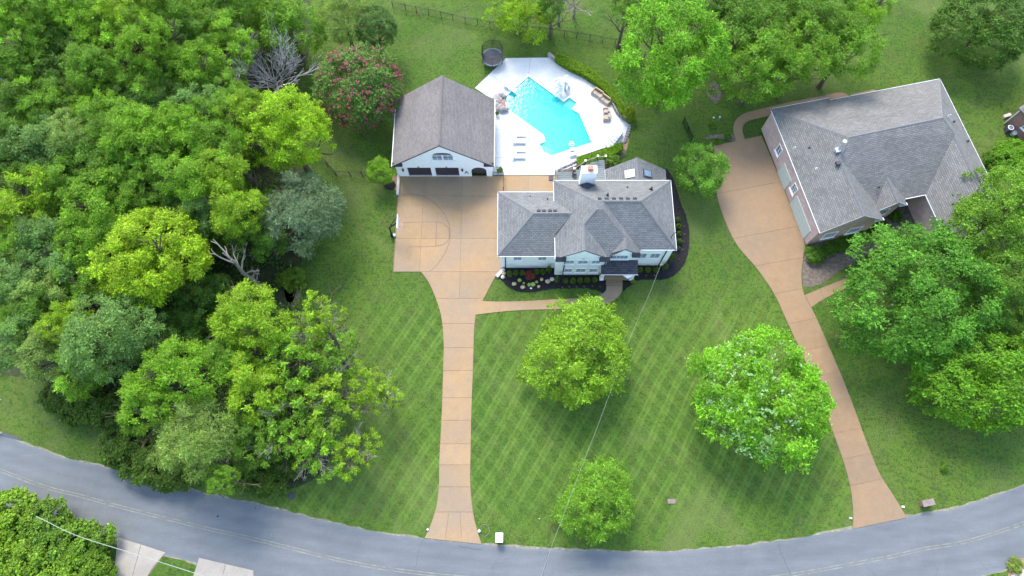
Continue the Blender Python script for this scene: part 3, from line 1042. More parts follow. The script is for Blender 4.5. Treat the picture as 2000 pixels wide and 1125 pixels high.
# curved steps
t = thing('curved_steps', 'fan of curved white concrete steps at the right end of the pool deck', 'steps', (U(1214, 262).x, U(1214, 262).y, 0.068))
cx_ = U(1216, 262, 0.3)
for k, rad in enumerate((2.85, 2.35, 1.9, 1.5, 1.1)):
    angs = [math.radians(a) for a in range(118, 236, 6)]
    poly = [(cx_.x, cx_.y)] + [(cx_.x + rad * math.cos(a), cx_.y + rad * math.sin(a)) for a in angs]
    part('step', MB().prism(poly, 0.068 + 0.12 * k, 0.068 + 0.12 * (k + 1)), 'deckcon', t)

# stone retaining wall along the north-east edge of the deck
wl = spline(px2([(1071, 108), (1084, 119), (1108, 131), (1140, 148), (1168, 168), (1188, 189), (1200, 210), (1208, 224), (1226, 238)]), 10)
wl = resample(wl, 46)
t = thing('retaining_wall', 'low curving grey stone wall between pool deck and trimmed hedge', 'stone wall', (wl[0].x, wl[0].y, 0))
for row in range(2):
    for i in range(46):
        p, q = wl[i], wl[i + 1]
        c_ = (p + q) / 2
        an = math.atan2(q.y - p.y, q.x - p.x)
        L_ = (q - p).length * rr.uniform(0.88, 0.97)
        part('stone', MB().box((c_.x, c_.y, 0.15 + row * 0.3 + rr.uniform(-.01, .01)), (L_, 0.42 + rr.uniform(-.05, .06), 0.28), an + rr.uniform(-.04, .04)), 'stone', t)
t = thing('rock_edging', 'line of rough pale edging rocks right of the curved steps', 'rocks', (U(1225, 255).x, U(1225, 255).y, 0))
for x, y in ((1228, 246), (1227, 251), (1226, 256), (1225, 261), (1223, 266), (1221, 271), (1219, 276), (1215, 279)):
    q = U(x + 1.5, y, 0)
    part('rock', MB().ball((q.x, q.y, 0.12), 0.26, 0.2, 0.22, 7, 5, 0.15, rr), 'stone', t)
t = thing('rock_border', 'row of small grey rocks edging the dark bed below the pool deck', 'rocks', (U(1095, 333).x, U(1095, 333).y, 0))
for x, y in ((1086, 338), (1089, 335), (1092, 332), (1096, 329), (1100, 327), (1105, 325), (1110, 323), (1115, 321), (1120, 318), (1124, 316)):
    q = U(x, y, 0.07)
    part('rock', MB().ball((q.x, q.y, 0.14), 0.22, 0.18, 0.18, 7, 5, 0.15, rr), 'stone', t)


# ------------------------------------------------------------------ buildings
def roof_part(name, polys, mat, parent, thick=0.14):
    """each polygon is one roof slope (3-D points, listed so that it faces up), given real thickness"""
    out = []
    for poly in polys:
        P = [Vector(p) for p in poly]
        nrm = Vector((0, 0, 0))
        for i in range(len(P)):
            a, b_ = P[i], P[(i + 1) % len(P)]
            nrm += a.cross(b_)
        if nrm.z < 0:
            P = P[::-1]
        k = len(P)
        mb = MB()
        mb.add([p for p in P] + [p - Vector((0, 0, thick)) for p in P],
               [tuple(range(k)), tuple(range(2 * k - 1, k - 1, -1))] + [(i, k + i, k + (i + 1) % k, (i + 1) % k) for i in range(k)])
        out.append(part(name, mb, mat, parent, uv=True))
    return out


def ridge(a, b_, parent, mat='ridge', w=0.17, lift=0.03):
    a, b_ = Vector(a), Vector(b_)
    n = max(1, int((b_ - a).length / 0.5))
    d = (b_ - a) / n
    mb = MB()
    for i in range(n):
        p, q = a + d * i, a + d * (i + 1.06)
        h = Vector((0, 0, 1)).cross(d).normalized()
        lf = Vector((0, 0, lift + 0.015 * (i % 2)))
        dn = Vector((0, 0, -0.11))
        mb.add([p + h * w + dn + lf, p + lf, p - h * w + dn + lf, q + h * w + dn + lf, q + lf, q - h * w + dn + lf],
               [(0, 1, 4, 3), (1, 2, 5, 4)])
    return part('ridge_cap', mb, mat, parent)


def gutter(a, b_, parent, mat='trim', r=0.065):
    a, b_ = Vector(a), Vector(b_)
    mb = MB()
    d = b_ - a
    h = Vector((d.y, -d.x, 0)).normalized()
    c_ = (a + b_) / 2
    an = math.atan2(d.y, d.x)
    mb.box((c_.x + h.x * 0.02, c_.y + h.y * 0.02, c_.z - 0.07), (d.length + 0.04, r, 0.12), an)
    return part('gutter', mb, mat, parent)


def wall(poly_xy, z0, z1, parent, mat='white', name='wall'):
    return part(name, MB().prism(poly_xy, z0, z1), mat, parent, uv=True)


def window(parent, c, w, h, ncol=2, nrow=3, an=0.0, glass='shutterglass', sill=True, frame='trim', bw=0.09):
    """window on a wall; local +x along the wall, -y outward; c = centre on the wall face"""
    rot = Matrix.Rotation(an, 3, 'Z')
    c = Vector(c)
    def at(x, y, z):
        return c + rot @ Vector((x, y, z))
    fr = MB()
    for s_ in (-1, 1):
        fr.box(at(s_ * (w / 2), -0.03, 0), (bw, 0.12, h + bw), an)
        fr.box(at(0, -0.03, s_ * (h / 2)), (w - bw, 0.12, bw), an)
    f = part('window', fr, frame, parent)
    iw, ih = w - bw, h - bw
    pw, ph = iw / ncol, ih / nrow
    for i in range(ncol):
        for j in range(nrow):
            part('pane', MB().box(at(-iw / 2 + pw * (i + .5), 0.0, -ih / 2 + ph * (j + .5)), (pw - 0.035, 0.03, ph - 0.035), an), glass, f)
    mu = MB()
    for i in range(1, ncol):
        mu.box(at(-iw / 2 + pw * i, -0.02, 0), (0.035, 0.05, ih), an)
    for j in range(1, nrow):
        mu.box(at(0, -0.017, -ih / 2 + ph * j), (iw, 0.04, 0.03), an)
    if ncol * nrow > 1:
        part('muntin', mu, frame, f)
    if sill:
        part('sill', MB().box(at(0, -0.09, -h / 2 - bw / 2 - 0.05), (w + 0.3, 0.2, 0.09), an), frame, f)
    return f


def vent_pipe(parent, p, h=0.5, r=0.07, mat='black'):
    return part('vent_pipe', MB().tube((p[0], p[1], p[2] - 0.15), (p[0], p[1], p[2] + h), r, r, 8).tube((p[0], p[1], p[2] - 0.08), (p[0], p[1], p[2] + 0.05), r * 2.3, r * 1.2, 8), mat, parent)


def roof_vent(parent, p, slope_ang, mat='dgrey'):
    return part('roof_vent', MB().box((p[0], p[1], p[2] + 0.1), (0.42, 0.38, 0.16), 0, Matrix.Rotation(slope_ang, 3, 'X')), mat, parent)


# ---- main house --------------------------------------------------------------------------------
PT = 0.81
EZ = 5.7
xa, xb = 5.06, 19.3
yn_, ys_ = 39.42, 30.32
run = (yn_ - ys_) / 2
RZ = EZ + PT * run
ym_ = (yn_ + ys_) / 2
house = thing('white_house', 'large white painted brick house with grey shingle hip roof and mulched beds', 'house', ((xa + xb) / 2, ym_, 0))
yf = 29.2          # verge of the left front gable
wL = (11.45 - xa) / 2
xL = xa + wL
zL = EZ + PT * wL
xR1 = 14.98
yf2 = 29.75
xR0 = 11.1
wR = (xR1 - xR0) / 2
xR = xR1 - wR
zR = EZ + PT * wR
# hip of block A: west plane z = EZ+PT*(x-xa); block A's own south plane has its eave at yA
yA = ys_ - 1.35
zAr = RZ
# main ridge ends
W_ = Vector((xa + run, ym_, RZ))
E_ = Vector((xb - run, ym_, RZ))
# south plane of block A : z = EZ + PT*(y - yA'), choose so the diamond's top meets the main ridge
def south(y):
    return EZ + PT * (y - ys_)
# east plane of block A : z = EZ + PT*(xR1 - x)  -> meets ridge height at x = xR1 - run
XE = xR1 - run
# left gable ridge meets west hip where south(y) = zL
yL = ys_ + (zL - EZ) / PT
# right gable ridge meets block A east hip: photo shows hip from (10.6,ridge) to the right eave
strip_n = 1.1
def southA(y):       # block A's south slope, projecting further than the main one
    return EZ + PT * (y - (ys_ - strip_n))
yLA = (ys_ - strip_n) + (zL - EZ) / PT
yRA = (ys_ - strip_n) + (zR - EZ) / PT
WA = Vector((xa + run, ym_, RZ))
yRtop = (ys_ - strip_n) + (RZ - EZ) / PT          # where southA reaches ridge height
# west slope, from back eave corner round to the left gable
roof_part('roof', [
    [(xa, yn_, EZ), W_, (xa + run, yRtop, RZ), (xL, yLA, zL), (xL, yf, zL), (xa, yf, EZ)],                 # west
    [(xa, yn_, EZ), (xb, yn_, EZ), E_, W_],                                                                # north
    [(xb, yn_, EZ), (xb, ys_, EZ), E_],                                                                    # east
    [(xb, ys_, EZ), (xR1, ys_, EZ), (XE, ym_, RZ), E_],                                                    # south, right block
], 'roof_grey', house)
hipR = Vector((XE, yRtop, RZ))
# where left gable's east slope and right gable's west slope sink into southA
def valley(x0, z0, y0, slope_dir, zend):
    pass
xm_ = (11.45 + xR0) / 2
zmv = EZ + 0.0
vL = (11.45, ys_ - strip_n, EZ)
roof_part('roof', [
    [(xa + run, yRtop, RZ), (XE, yRtop, RZ), (xR, yRA, zR), (xR0 + 0.15, ys_ - strip_n + 0.12, EZ + 0.1), (11.45, ys_ - strip_n + 0.02, EZ + 0.02), (xL, yLA, zL)],    # diamond
    [(XE, ym_, RZ), (XE, yRtop, RZ), (xR, yRA, zR), (xR, yf2, zR), (xR1, yf2, EZ), (xR1, ys_, EZ)],        # east slope of front block + right gable
    [(xL, yLA, zL), (xL, yf, zL), (11.45, yf, EZ), (11.45, ys_ - strip_n, EZ)],                            # left gable, east slope
    [(xR, yRA, zR), (xR, yf2, zR), (xR0, yf2, EZ), (xR0, ys_ - strip_n, EZ)],                              # right gable, west slope
    [W_, (XE, ym_, RZ), (XE, yRtop, RZ + 0.003), (xa + run, yRtop, RZ + 0.003)],
], 'roof_grey', house)
ridge(W_, E_, house)
ridge((xa, yn_, EZ), W_, house)
ridge((xb, yn_, EZ), E_, house)
ridge((xb, ys_, EZ), E_, house)
ridge((xL, yf, zL), (xL, yLA, zL), house)
ridge((xL, yLA, zL), (xa + run, yRtop, RZ), house)
ridge((xR, yf2, zR), (xR, yRA, zR), house)
ridge((xR, yRA, zR), (XE, ym_, RZ), house)
# walls: main body, front block, gable walls
I_ = 0.22
wall([(xa + I_, yn_ - I_), (xb - I_, yn_ - I_), (xb - I_, ys_ + I_), (xa + I_, ys_ + I_)], 0, EZ - 0.02, house)
yw = yf + 0.07
wall([(xa + I_, ys_ + I_ + 0.003), (11.45 - I_, ys_ + I_ + 0.003), (11.45 - I_, yw), (xa + I_, yw)], 0, EZ - 0.02, house)
yw2 = yf2 + 0.07
wall([(11.45 - I_ + 0.003, ys_ + I_ + 0.004), (xR1 - I_, ys_ + I_ + 0.004), (xR1 - I_, yw2), (11.45 - I_ + 0.003, yw2)], 0, EZ - 0.02, house)


def gable_wall(x0, x1, xc, y, z0, z1, parent, th=0.2, mat='white'):
    vs = [(x0, y, z0), (x1, y, z0), (xc, y, z1), (x0, y + th, z0), (x1, y + th, z0), (xc, y + th, z1)]
    return part('gable_wall', MB().add(vs, [(0, 1, 2), (5, 4, 3), (0, 3, 4, 1), (1, 4, 5, 2), (2, 5, 3, 0)]), mat, parent, uv=True)


gable_wall(xa + I_, 11.45 - I_, xL, yw, EZ - 0.02, zL - I_ * PT - 0.16, house)
gable_wall(xR0 + I_, xR1 - I_, xR, yw2, EZ - 0.02, zR - I_ * PT - 0.16, house)
# small skirt roofs (returns) at the gable ends, and dark soffit boards
for x0_, x1_, yy in ((xa + 0.02, xa + 1.25, yf), (11.45 - 1.25, 11.45 - 0.02, yf), (xR0 + 0.02, xR0 + 0.7, yf2), (xR1 - 0.95, xR1 - 0.02, yf2)):
    part('eave_return', MB().add([(x0_, yy - 0.34, EZ - 0.12), (x1_, yy - 0.34, EZ - 0.12), (x1_, yy + 0.04, EZ + 0.45), (x0_, yy + 0.04, EZ + 0.45), (x0_, yy - 0.34, EZ - 0.2), (x1_, yy - 0.34, EZ - 0.2), (x1_, yy + 0.04, EZ - 0.2), (x0_, yy + 0.04, EZ - 0.2)],
                                 [(0, 1, 2, 3), (7, 6, 5, 4), (0, 4, 5, 1), (1, 5, 6, 2), (2, 6, 7, 3), (3, 7, 4, 0)]), 'roof_dark', house, uv=True)
for gx0, gx1, gxc, gy, gz in ((xa, 11.45, xL, yf, zL), (xR0, xR1, xR, yf2, zR)):
    for e in (gx0, gx1):
        a, b_ = Vector((e, gy - 0.03, EZ)), Vector((gxc, gy - 0.03, gz))
        vs = [a + Vector((0, 0, -0.02)), b_ + Vector((0, 0, -0.02)), b_ + Vector((0, 0, -0.2)), a + Vector((0, 0, -0.2))]
        mb = MB().add(vs + [v + Vector((0, 0.04, 0)) for v in vs], [(0, 1, 2, 3), (7, 6, 5, 4), (0, 4, 5, 1), (1, 5, 6, 2), (2, 6, 7, 3), (3, 7, 4, 0)])
        part('verge_board', mb, 'dgrey', house)
# gutters
for a, b_ in (((xa, yn_, EZ), (xb, yn_, EZ)), ((xb, yn_, EZ), (xb, ys_, EZ)), ((xb, ys_, EZ), (xR1 + 0.2, ys_, EZ)), ((xa, yf, EZ), (xa, yn_, EZ))):
    gutter(b_, a, house)
# downspouts
for x, y in ((xa + I_ + 1.0, yw), (11.45 - I_ - 0.15, yw), (xb - I_ - 0.75, ys_ + I_)):
    part('downspout', MB().box((x, y - 0.06, EZ / 2), (0.11, 0.1, EZ - 0.3)), 'black', house)
# front windows
for i in (-1, 0, 1):
    window(house, (xL + 0.15 + i * 1.55, yw, 4.55), 1.0 if i else 1.15, 1.05, 2, 3, bw=0.08)
    window(house, (xL + 0.15 + i * 1.55, yw, 1.75), 1.0 if i else 1.15, 1.25, 2, 4, bw=0.08)
part('window_lintel', MB().box((xL + 0.15, yw - 0.02, 5.18), (4.4, 0.06, 0.12)), 'trim', house)
part('keystone', MB().box((xL + 0.1, yw - 0.03, 5.55), (0.3, 0.1, 0.32)), 'palestone', house)
for i in (-0.5, 0.5):
    window(house, (16.45 + i * 1.6, ys_ + I_, 3.4), 1.15, 1.5, 2, 4)
aw = window(house, (xR - 0.45, yw2, 4.72), 2.3, 1.05, 5, 2, glass='glass')
arc = MB()
seg = [(1.2 * math.cos(a), 0.42 * math.sin(a)) for a in [i * math.pi / 12 for i in range(13)]]
arc.add([(xR - 0.45 + x, yw2 - 0.1, 5.27 + z) for x, z in seg] + [(xR - 0.45 + x, yw2 + 0.02, 5.27 + z) for x, z in seg] + [(xR - 0.45, yw2 - 0.1, 5.27), (xR - 0.45, yw2 + 0.02, 5.27)],
        [(i + 1, i, 26) for i in range(12)] + [(i, i + 1, 13 + i + 1, 13 + i) for i in range(12)])
part('fanlight', arc, 'trim', house)
# north slope fittings
nang = -math.atan(PT)
for x in (1171, 1185, 1199, 1213, 1226, 1240):
    q = U(x, 389, 9.1)
    roof_vent(house, (q.x, ym_ + 0.42, RZ - 0.42 * PT), nang)
q = U(1187, 386, 8.6); vent_pipe(house, (q.x, ym_ + 1.1, RZ - 1.1 * PT), 0.55, 0.1)
q = U(1227, 366, 7.5); vent_pipe(house, (q.x, ym_ + 2.9, RZ - 2.9 * PT), 0.2, 0.07)
q = U(1272, 372, 7.5); vent_pipe(house, (q.x, ym_ + 2.4, RZ - 2.4 * PT), 0.6, 0.12)
# service mast on the right eave
part('service_mast', MB().path([(xb - 0.6, ys_ + 1.4, EZ + 0.3), (xb - 0.6, ys_ + 1.4, EZ + 1.3), (xb - 0.3, ys_ + 1.6, EZ + 1.4)], 0.05), 'black', house)

# entry porch
pz = 3.0
pc = U(1208, 508, pz)
py0, py1 = U(1208, 536, pz).y, yw2 - 0.02
px0, px1 = U(1173.5, 520, pz).x, U(1244.5, 520, pz).x
pzt = pz + 0.75
roof_part('porch_roof', [[(px0, py0, pz), (px1, py0, pz), (px1, py1, pzt), (px0, py1, pzt)]], 'roof_dark', house)
gutter((px0, py0, pz), (px1, py0, pz), house)
part('porch_floor', MB().box(((px0 + px1) / 2, (py0 + 0.15 + py1) / 2, 0.22), (px1 - px0 - 0.3, py1 - py0 - 0.5, 0.44)), 'tan', house)
for x in (px0 + 0.35, px1 - 0.35):
    part('porch_column', MB().box((x, py0 + 0.4, pz / 2 + 0.12), (0.36, 0.36, pz - 0.5)).box((x, py0 + 0.4, 0.5), (0.5, 0.5, 0.3)), 'trim', house)
part('porch_pediment', MB().add([(13.35, py0 - 0.1, pz - 0.05), (14.55, py0 - 0.1, pz - 0.05), (13.95, py0 - 0.42, pz - 0.3), (13.35, py0 - 0.1, pz - 0.2), (14.55, py0 - 0.1, pz - 0.2), (13.95, py0 - 0.42, pz - 0.42)],
                                [(0, 2, 1), (3, 4, 5), (0, 3, 5, 2), (2, 5, 4, 1), (1, 4, 3, 0)]), 'trim', house)
part('front_door', MB().box((12.7, yw2 - 0.05, 1.55), (1.1, 0.08, 2.2)), 'doorbrown', house)
sx0, sx1 = U(1184, 555, 0.2).x, U(1216, 555, 0.2).x
for k in range(3):
    yy = U(1200, 545 + k * 4.5, 0.3).y
    part('entry_step', MB().box(((sx0 + sx1) / 2, yy + 0.3, 0.19 - 0.06 * k), (sx1 - sx0, 0.9, 0.38 - 0.12 * k)), 'palestone' if k == 9 else 'tan2', house)

# left wing
wz = 4.4
wx0, wy0, wy1 = U(972, 500, wz).x, U(1000, 500.5, wz).y, U(1000, 375, wz).y
wrun = (wy1 - wy0) / 2
wpt = PT * 0.86
wr = wz + wpt * wrun
wym = (wy0 + wy1) / 2
we = xa + 1.45
roof_part('roof', [
    [(wx0, wy0, wz), (wx0, wy1, wz), (wx0 + wrun, wym, wr)],
    [(wx0, wy1, wz), (xa - 0.03, wy1, wz), (we + 0.6, wym, wr), (wx0 + wrun, wym, wr)],
    [(wx0, wy0, wz), (xa + 0.1, wy0, wz), (xa + 0.1, wym - 2.0, wr - 2.0 * wpt), (we + 0.6, wym, wr), (wx0 + wrun, wym, wr)],
], 'roof_grey', house)
ridge((wx0 + wrun, wym, wr), (we + 0.1, wym, wr), house)
ridge((wx0, wy0, wz), (wx0 + wrun, wym, wr), house)
ridge((wx0, wy1, wz), (wx0 + wrun, wym, wr), house)
wall([(wx0 + 0.3, wy0 + 0.18), (xa + I_ - 0.004, wy0 + 0.18), (xa + I_ - 0.004, wy1 - 0.25), (wx0 + 0.3, wy1 - 0.25)], 0, wz - 0.02, house)
gutter((wx0, wy0, wz), (xa, wy0, wz), house)
gutter((wx0, wy1, wz), (wx0, wy0, wz), house)
gutter((xa, wy1, wz), (wx0, wy1, wz), house)
part('downspout', MB().box((wx0 + 0.9, wy0 + 0.12, wz / 2), (0.11, 0.1, wz - 0.2)), 'black', house)
for x in (1011, 1059):
    q = U(x, 505, 3.3)
    window(house, (q.x, wy0 + 0.18, 3.35), 1.0, 1.1, 2, 3)
wang = -math.atan(wpt)
for x in (1052, 1062, 1074, 1084):
    q = U(x, 408, wr - .3)
    roof_vent(house, (q.x, wym + 0.45, wr - 0.45 * wpt), wang)
q = U(1036, 381, 5); vent_pipe(house, (q.x, wy1 - 0.9, wz + 0.9 * wpt), 0.1, 0.07)
q = U(1069, 387, 5); vent_pipe(house, (q.x, wy1 - 1.5, wz + 1.5 * wpt), 0.25, 0.07)

# rear gabled porch with skylights
rz0 = 3.3
rx0, rx1 = U(1182, 340, rz0).x, U(1300, 340, rz0).x
ry1 = U(1182, 331, rz0).y
rxm = (rx0 + rx1) / 2
rzt = rz0 + 0.45 * (rx1 - rx0) / 2
ry1b = U(1246, 307.5, rzt).y
roof_part('roof', [[(rx0, yn_ - 0.1, rz0), (rxm, yn_ - 0.1, rzt), (rxm, ry1b, rzt), (rx0, ry1, rz0)],
                   [(rxm, yn_ - 0.1, rzt), (rx1, yn_ - 0.1, rz0), (rx1, ry1, rz0), (rxm, ry1b, rzt)]], 'roof_grey', house)
ridge((rxm, yn_, rzt), (rxm, ry1b, rzt), house)
wall([(rx0 + 0.3, yn_ - 0.2), (rx1 - 0.3, yn_ - 0.2), (rx1 - 0.3, ry1 - 0.3), (rx0 + 0.3, ry1 - 0.3)], 0, rz0 - 0.03, house)
gutter((rx0, yn_, rz0), (rx0, ry1, rz0), house)
gutter((rx1, ry1, rz0), (rx1, yn_, rz0), house)
sa = math.atan(0.45)
for (x, y), mt, sg in (((1229, 343), 'trim', -1), ((1264, 341.5), 'glass', 1)):
    q = U(x, y, 4.2)
    xz = rzt - abs(q.x - rxm) * 0.45
    tl = Matrix.Rotation(sg * sa, 3, 'Y')
    f = part('skylight', MB().box((q.x, q.y, xz + 0.1), (1.2, 1.0, 0.2), 0, tl), 'dgrey' if sg > 0 else 'trim', house)
    part('pane', MB().box((q.x, q.y, xz + 0.215), (1.0, 0.8, 0.03), 0, tl), mt, f)

# chimney chase with cap, flue and saddle
cz = 9.5
cx0, cx1 = U(1136, 339, cz).x, U(1166, 339, cz).x
cy0, cy1 = U(1150, 339, cz).y, U(1150, 325, cz).y
chm = part('chimney', MB().box(((cx0 + cx1) / 2, (cy0 + cy1) / 2, cz / 2), (cx1 - cx0, cy1 - cy0, cz)), 'white', house, uv=True)
part('chimney_cap', MB().box(((cx0 + cx1) / 2, (cy0 + cy1) / 2, cz + 0.06), (cx1 - cx0 + 0.12, cy1 - cy0 + 0.1, 0.12)), 'palestone', chm)
part('flue', MB().box(((cx0 + cx1) / 2 + 0.15, (cy0 + cy1) / 2 + 0.05, cz + 0.3), (0.6, 0.45, 0.36)), 'copper', chm)
sz = 7.05
cm = (cx0 + cx1) / 2
rs = 6.15
def nz(y):
    return EZ + PT * (yn_ - y)
zc = nz(cy0) + 0.75
ys1 = yn_ - (zc - EZ) / PT
for sgn, xe in ((1, cx0 - 0.15), (1, cx1 + 0.15)):
    zlow = nz(cy0) + 0.05
    roof_part('chimney_saddle', [[(cm, cy0, zc), (cm, ys1, zc + 0.02), (xe, cy0 - 0.0, zlow)]], 'roof_dark', house, 0.05)  # saddle coloured darker than the roof: chimney's shadow painted into its shingles

# rear timber deck with railing
dkz = 1.0
poly = [U(1085, 353, dkz), U(1085, 337, dkz), U(1120, 337, dkz), U(1142, 322, dkz), U(1166, 313, dkz), U(1181, 313, dkz), U(1181, 353, dkz)]
hd = thing('rear_deck', 'grey timber deck with dark railing around the white chimney', 'deck', (poly[0].x, poly[0].y, 0))
P2 = [p.to_2d() for p in poly]
P2[0].y = P2[-1].y = yn_ - 0.1
part('deck_frame', MB().prism(P2, dkz - 0.25, dkz - 0.03), 'dgrey', hd)
# boards run left to right, clipped to the outline
def xspan(y):
    xs = []
    for i in range(len(P2)):
        a, b_ = P2[i], P2[(i + 1) % len(P2)]
        if (a.y - y) * (b_.y - y) < 0:
            xs.append(a.x + (b_.x - a.x) * (y - a.y) / (b_.y - a.y))
    return (min(xs), max(xs)) if len(xs) >= 2 else None
y = yn_
while y < max(p.y for p in P2):
    s_ = xspan(y + 0.14)
    if s_:
        part('deck_board', MB().box(((s_[0] + s_[1]) / 2, y + 0.14, dkz), (s_[1] - s_[0], 0.26, 0.05)), 'deckboard', hd)
    y += 0.29
rl = P2[0:7]
for i in range(6):
    a, b_ = rl[i], rl[i + 1]
    c_ = (a + b_) / 2
    an = math.atan2(b_.y - a.y, b_.x - a.x)
    L_ = (b_ - a).length
    part('top_rail', MB().box((c_.x, c_.y, dkz + 0.95), (L_, 0.05, 0.05), an), 'stone' if i != 5 else 'black', hd)
    k = max(2, int(L_ / 0.16))
    mb = MB()
    for j in range(1, k):
        p = a.lerp(b_, j / k)
        mb.box((p.x, p.y, dkz + 0.48), (0.03, 0.03, 0.92))
    o = part('baluster_row', mb, 'black', hd, kind='stuff')
for i in (0, 1, 2, 3, 4, 5):
    p = rl[i]
    ps = part('post', MB().box((p.x, p.y, dkz + 0.5), (0.12, 0.12, 1.1)), 'black', hd)
    part('post_cap', MB().box((p.x, p.y, dkz + 1.12), (0.24, 0.24, 0.14)), 'trim', ps)
q = U(1122, 346, dkz)
t = thing('deck_chair', 'dark round-backed chair on the grey deck left of the chimney', 'chair', (q.x, q.y, dkz + 0.026))
part('seat', MB().box((0, 0, 0.42), (0.5, 0.5, 0.06)), 'black', t, local=True)
part('backrest', MB().path(spline([(-0.25, -0.25, 0.42), (-0.32, 0.0, 0.8), (-0.2, 0.3, 0.85), (0.1, 0.32, 0.8)], 4), 0.06), 'black', t, local=True)
for x in (-0.2, 0.2):
    for y in (-0.2, 0.2):
        part('leg', MB().box((x, y, 0.195), (0.04, 0.04, 0.39)), 'black', t, local=True)
solo('floor_vent', MB().box((U(1076, 348).x, U(1076, 348).y, 0.12), (0.55, 0.75, 0.1)), 'dgrey', 'small dark grate lying on the tan concrete left of the rear deck', 'grate')

# ---- detached garage ---------------------------------------------------------------------------
gz = 3.3
gx0, gx1, gy0, gy1 = -15.2, -2.28, 42.72, 52.62
gxm = (gx0 + gx1) / 2
gr = 8.3
gs = (gr - gz) / (gxm - gx0)
gar = thing('detached_garage', 'white two-door garage with steep brown-grey gable roof beside the pool', 'garage', (gxm, (gy0 + gy1) / 2, 0))
roof_part('roof', [[(gx0, gy0, gz), (gxm, gy0, gr), (gxm, gy1, gr), (gx0, gy1, gz)], [(gxm, gy0, gr), (gx1, gy0, gz), (gx1, gy1, gz), (gxm, gy1, gr)]], 'roof_brown', gar)
ridge((gxm, gy0 + 0.1, gr), (gxm, gy1, gr), gar, 'ridgeb', 0.2, 0.04)
gutter((gx0, gy1, gz), (gx0, gy0, gz), gar, r=0.12)
gutter((gx1, gy0, gz), (gx1, gy1, gz), gar, r=0.1)
part('floor', MB().box((gxm, (gy0 + gy1) / 2 + 0.3, 0.05), (gx1 - gx0 - 1.2, gy1 - gy0 - 1.2, 0.1)), 'palecon', gar)
gyw = gy0 + 0.3
gi = 0.28
# front wall built round its openings: two doors and the arched gate
d1 = (U(800, 338).x, U(845, 338).x)
d2 = (U(853, 338).x, U(898, 338).x)
ar = (U(922, 338).x, U(951, 338).x)
dh, ah = 2.35, 2.5
xs = [gx0 + gi, d1[0], d1[1], d2[0], d2[1], ar[0], ar[1], gx1 - gi]
for k in (0, 2, 4, 6):
    wall([(xs[k], gyw), (xs[k + 1], gyw), (xs[k + 1], gyw + 0.25), (xs[k], gyw + 0.25)], 0, gz - 0.02, gar)
for a, b_ in (d1, d2):
    wall([(a, gyw), (b_, gyw), (b_, gyw + 0.25), (a, gyw + 0.25)], dh, gz - 0.02, gar)
# spandrel over the arch
am, aw_ = (ar[0] + ar[1]) / 2, (ar[1] - ar[0]) / 2
pts = [(am - aw_ * math.cos(i * math.pi / 12), 1.5 + 0.9 * math.sin(i * math.pi / 12)) for i in range(13)]
mb = MB()
for y in (gyw, gyw + 0.25):
    mb.add([(x, y, z) for x, z in pts] + [(x, y, gz - 0.02) for x, z in pts], [(i, i + 1, 14 + i, 13 + i) for i in range(12)])
mb.add([(x, gyw, z) for x, z in pts] + [(x, gyw + 0.25, z) for x, z in pts], [(i, 13 + i, 14 + i, i + 1) for i in range(12)])
part('arch_wall', mb, 'white', gar)
wall([(gx0 + gi, gyw + 0.255), (gx0 + gi + 0.2, gyw + 0.255), (gx0 + gi + 0.2, gy1 - 0.3), (gx0 + gi, gy1 - 0.3)], 0, gz - 0.02, gar)
wall([(gx1 - gi - 0.2, gyw + 0.255), (gx1 - gi, gyw + 0.255), (gx1 - gi, gy1 - 0.3), (gx1 - gi - 0.2, gy1 - 0.3)], 0, gz - 0.02, gar)
wall([(gx0 + gi, gy1 - 0.5), (gx1 - gi, gy1 - 0.5), (gx1 - gi, gy1 - 0.295), (gx0 + gi, gy1 - 0.295)], 0, gz - 0.02, gar)
wall([(gx0 + gi + 0.205, gyw + 2.6), (gx1 - gi - 0.205, gyw + 2.6), (gx1 - gi - 0.205, gyw + 2.7), (gx0 + gi + 0.205, gyw + 2.7)], 0, gz - 0.05, gar, name='inner_wall')
gable_wall(gx0 + gi, gx1 - gi, gxm, gyw, gz - 0.02, gr - gi * gs - 0.15, gar)
gable_wall(gx0 + gi, gx1 - gi, gxm, gy1 - 0.5, gz - 0.02, gr - gi * gs - 0.15, gar)
for sgn, e in ((1, gx0), (-1, gx1)):
    a, b_ = Vector((e, gy0 - 0.03, gz)), Vector((gxm, gy0 - 0.03, gr))
    vs = [a + Vector((0, 0, -0.02)), b_ + Vector((0, 0, -0.02)), b_ + Vector((0, 0, -0.22)), a + Vector((0, 0, -0.22))]
    part('verge_board', MB().add(vs + [v + Vector((0, 0.04, 0)) for v in vs], [(0, 1, 2, 3), (7, 6, 5, 4), (0, 4, 5, 1), (1, 5, 6, 2), (2, 6, 7, 3), (3, 7, 4, 0)]), 'dgrey', gar)
    x0_, x1_ = (e + 0.03, e + 1.3) if sgn > 0 else (e - 1.3, e - 0.03)
    part('eave_return', MB().add([(x0_, gy0, gz - 0.1), (x1_, gy0, gz - 0.1), (x1_, gyw - 0.003, gz + 0.3), (x0_, gyw - 0.003, gz + 0.3), (x0_, gy0, gz - 0.2), (x1_, gy0, gz - 0.2), (x1_, gyw - 0.003, gz - 0.2), (x0_, gyw - 0.003, gz - 0.2)],
                                 [(0, 1, 2, 3), (7, 6, 5, 4), (0, 4, 5, 1), (1, 5, 6, 2), (2, 6, 7, 3), (3, 7, 4, 0)]), 'roof_dark', gar, uv=True)
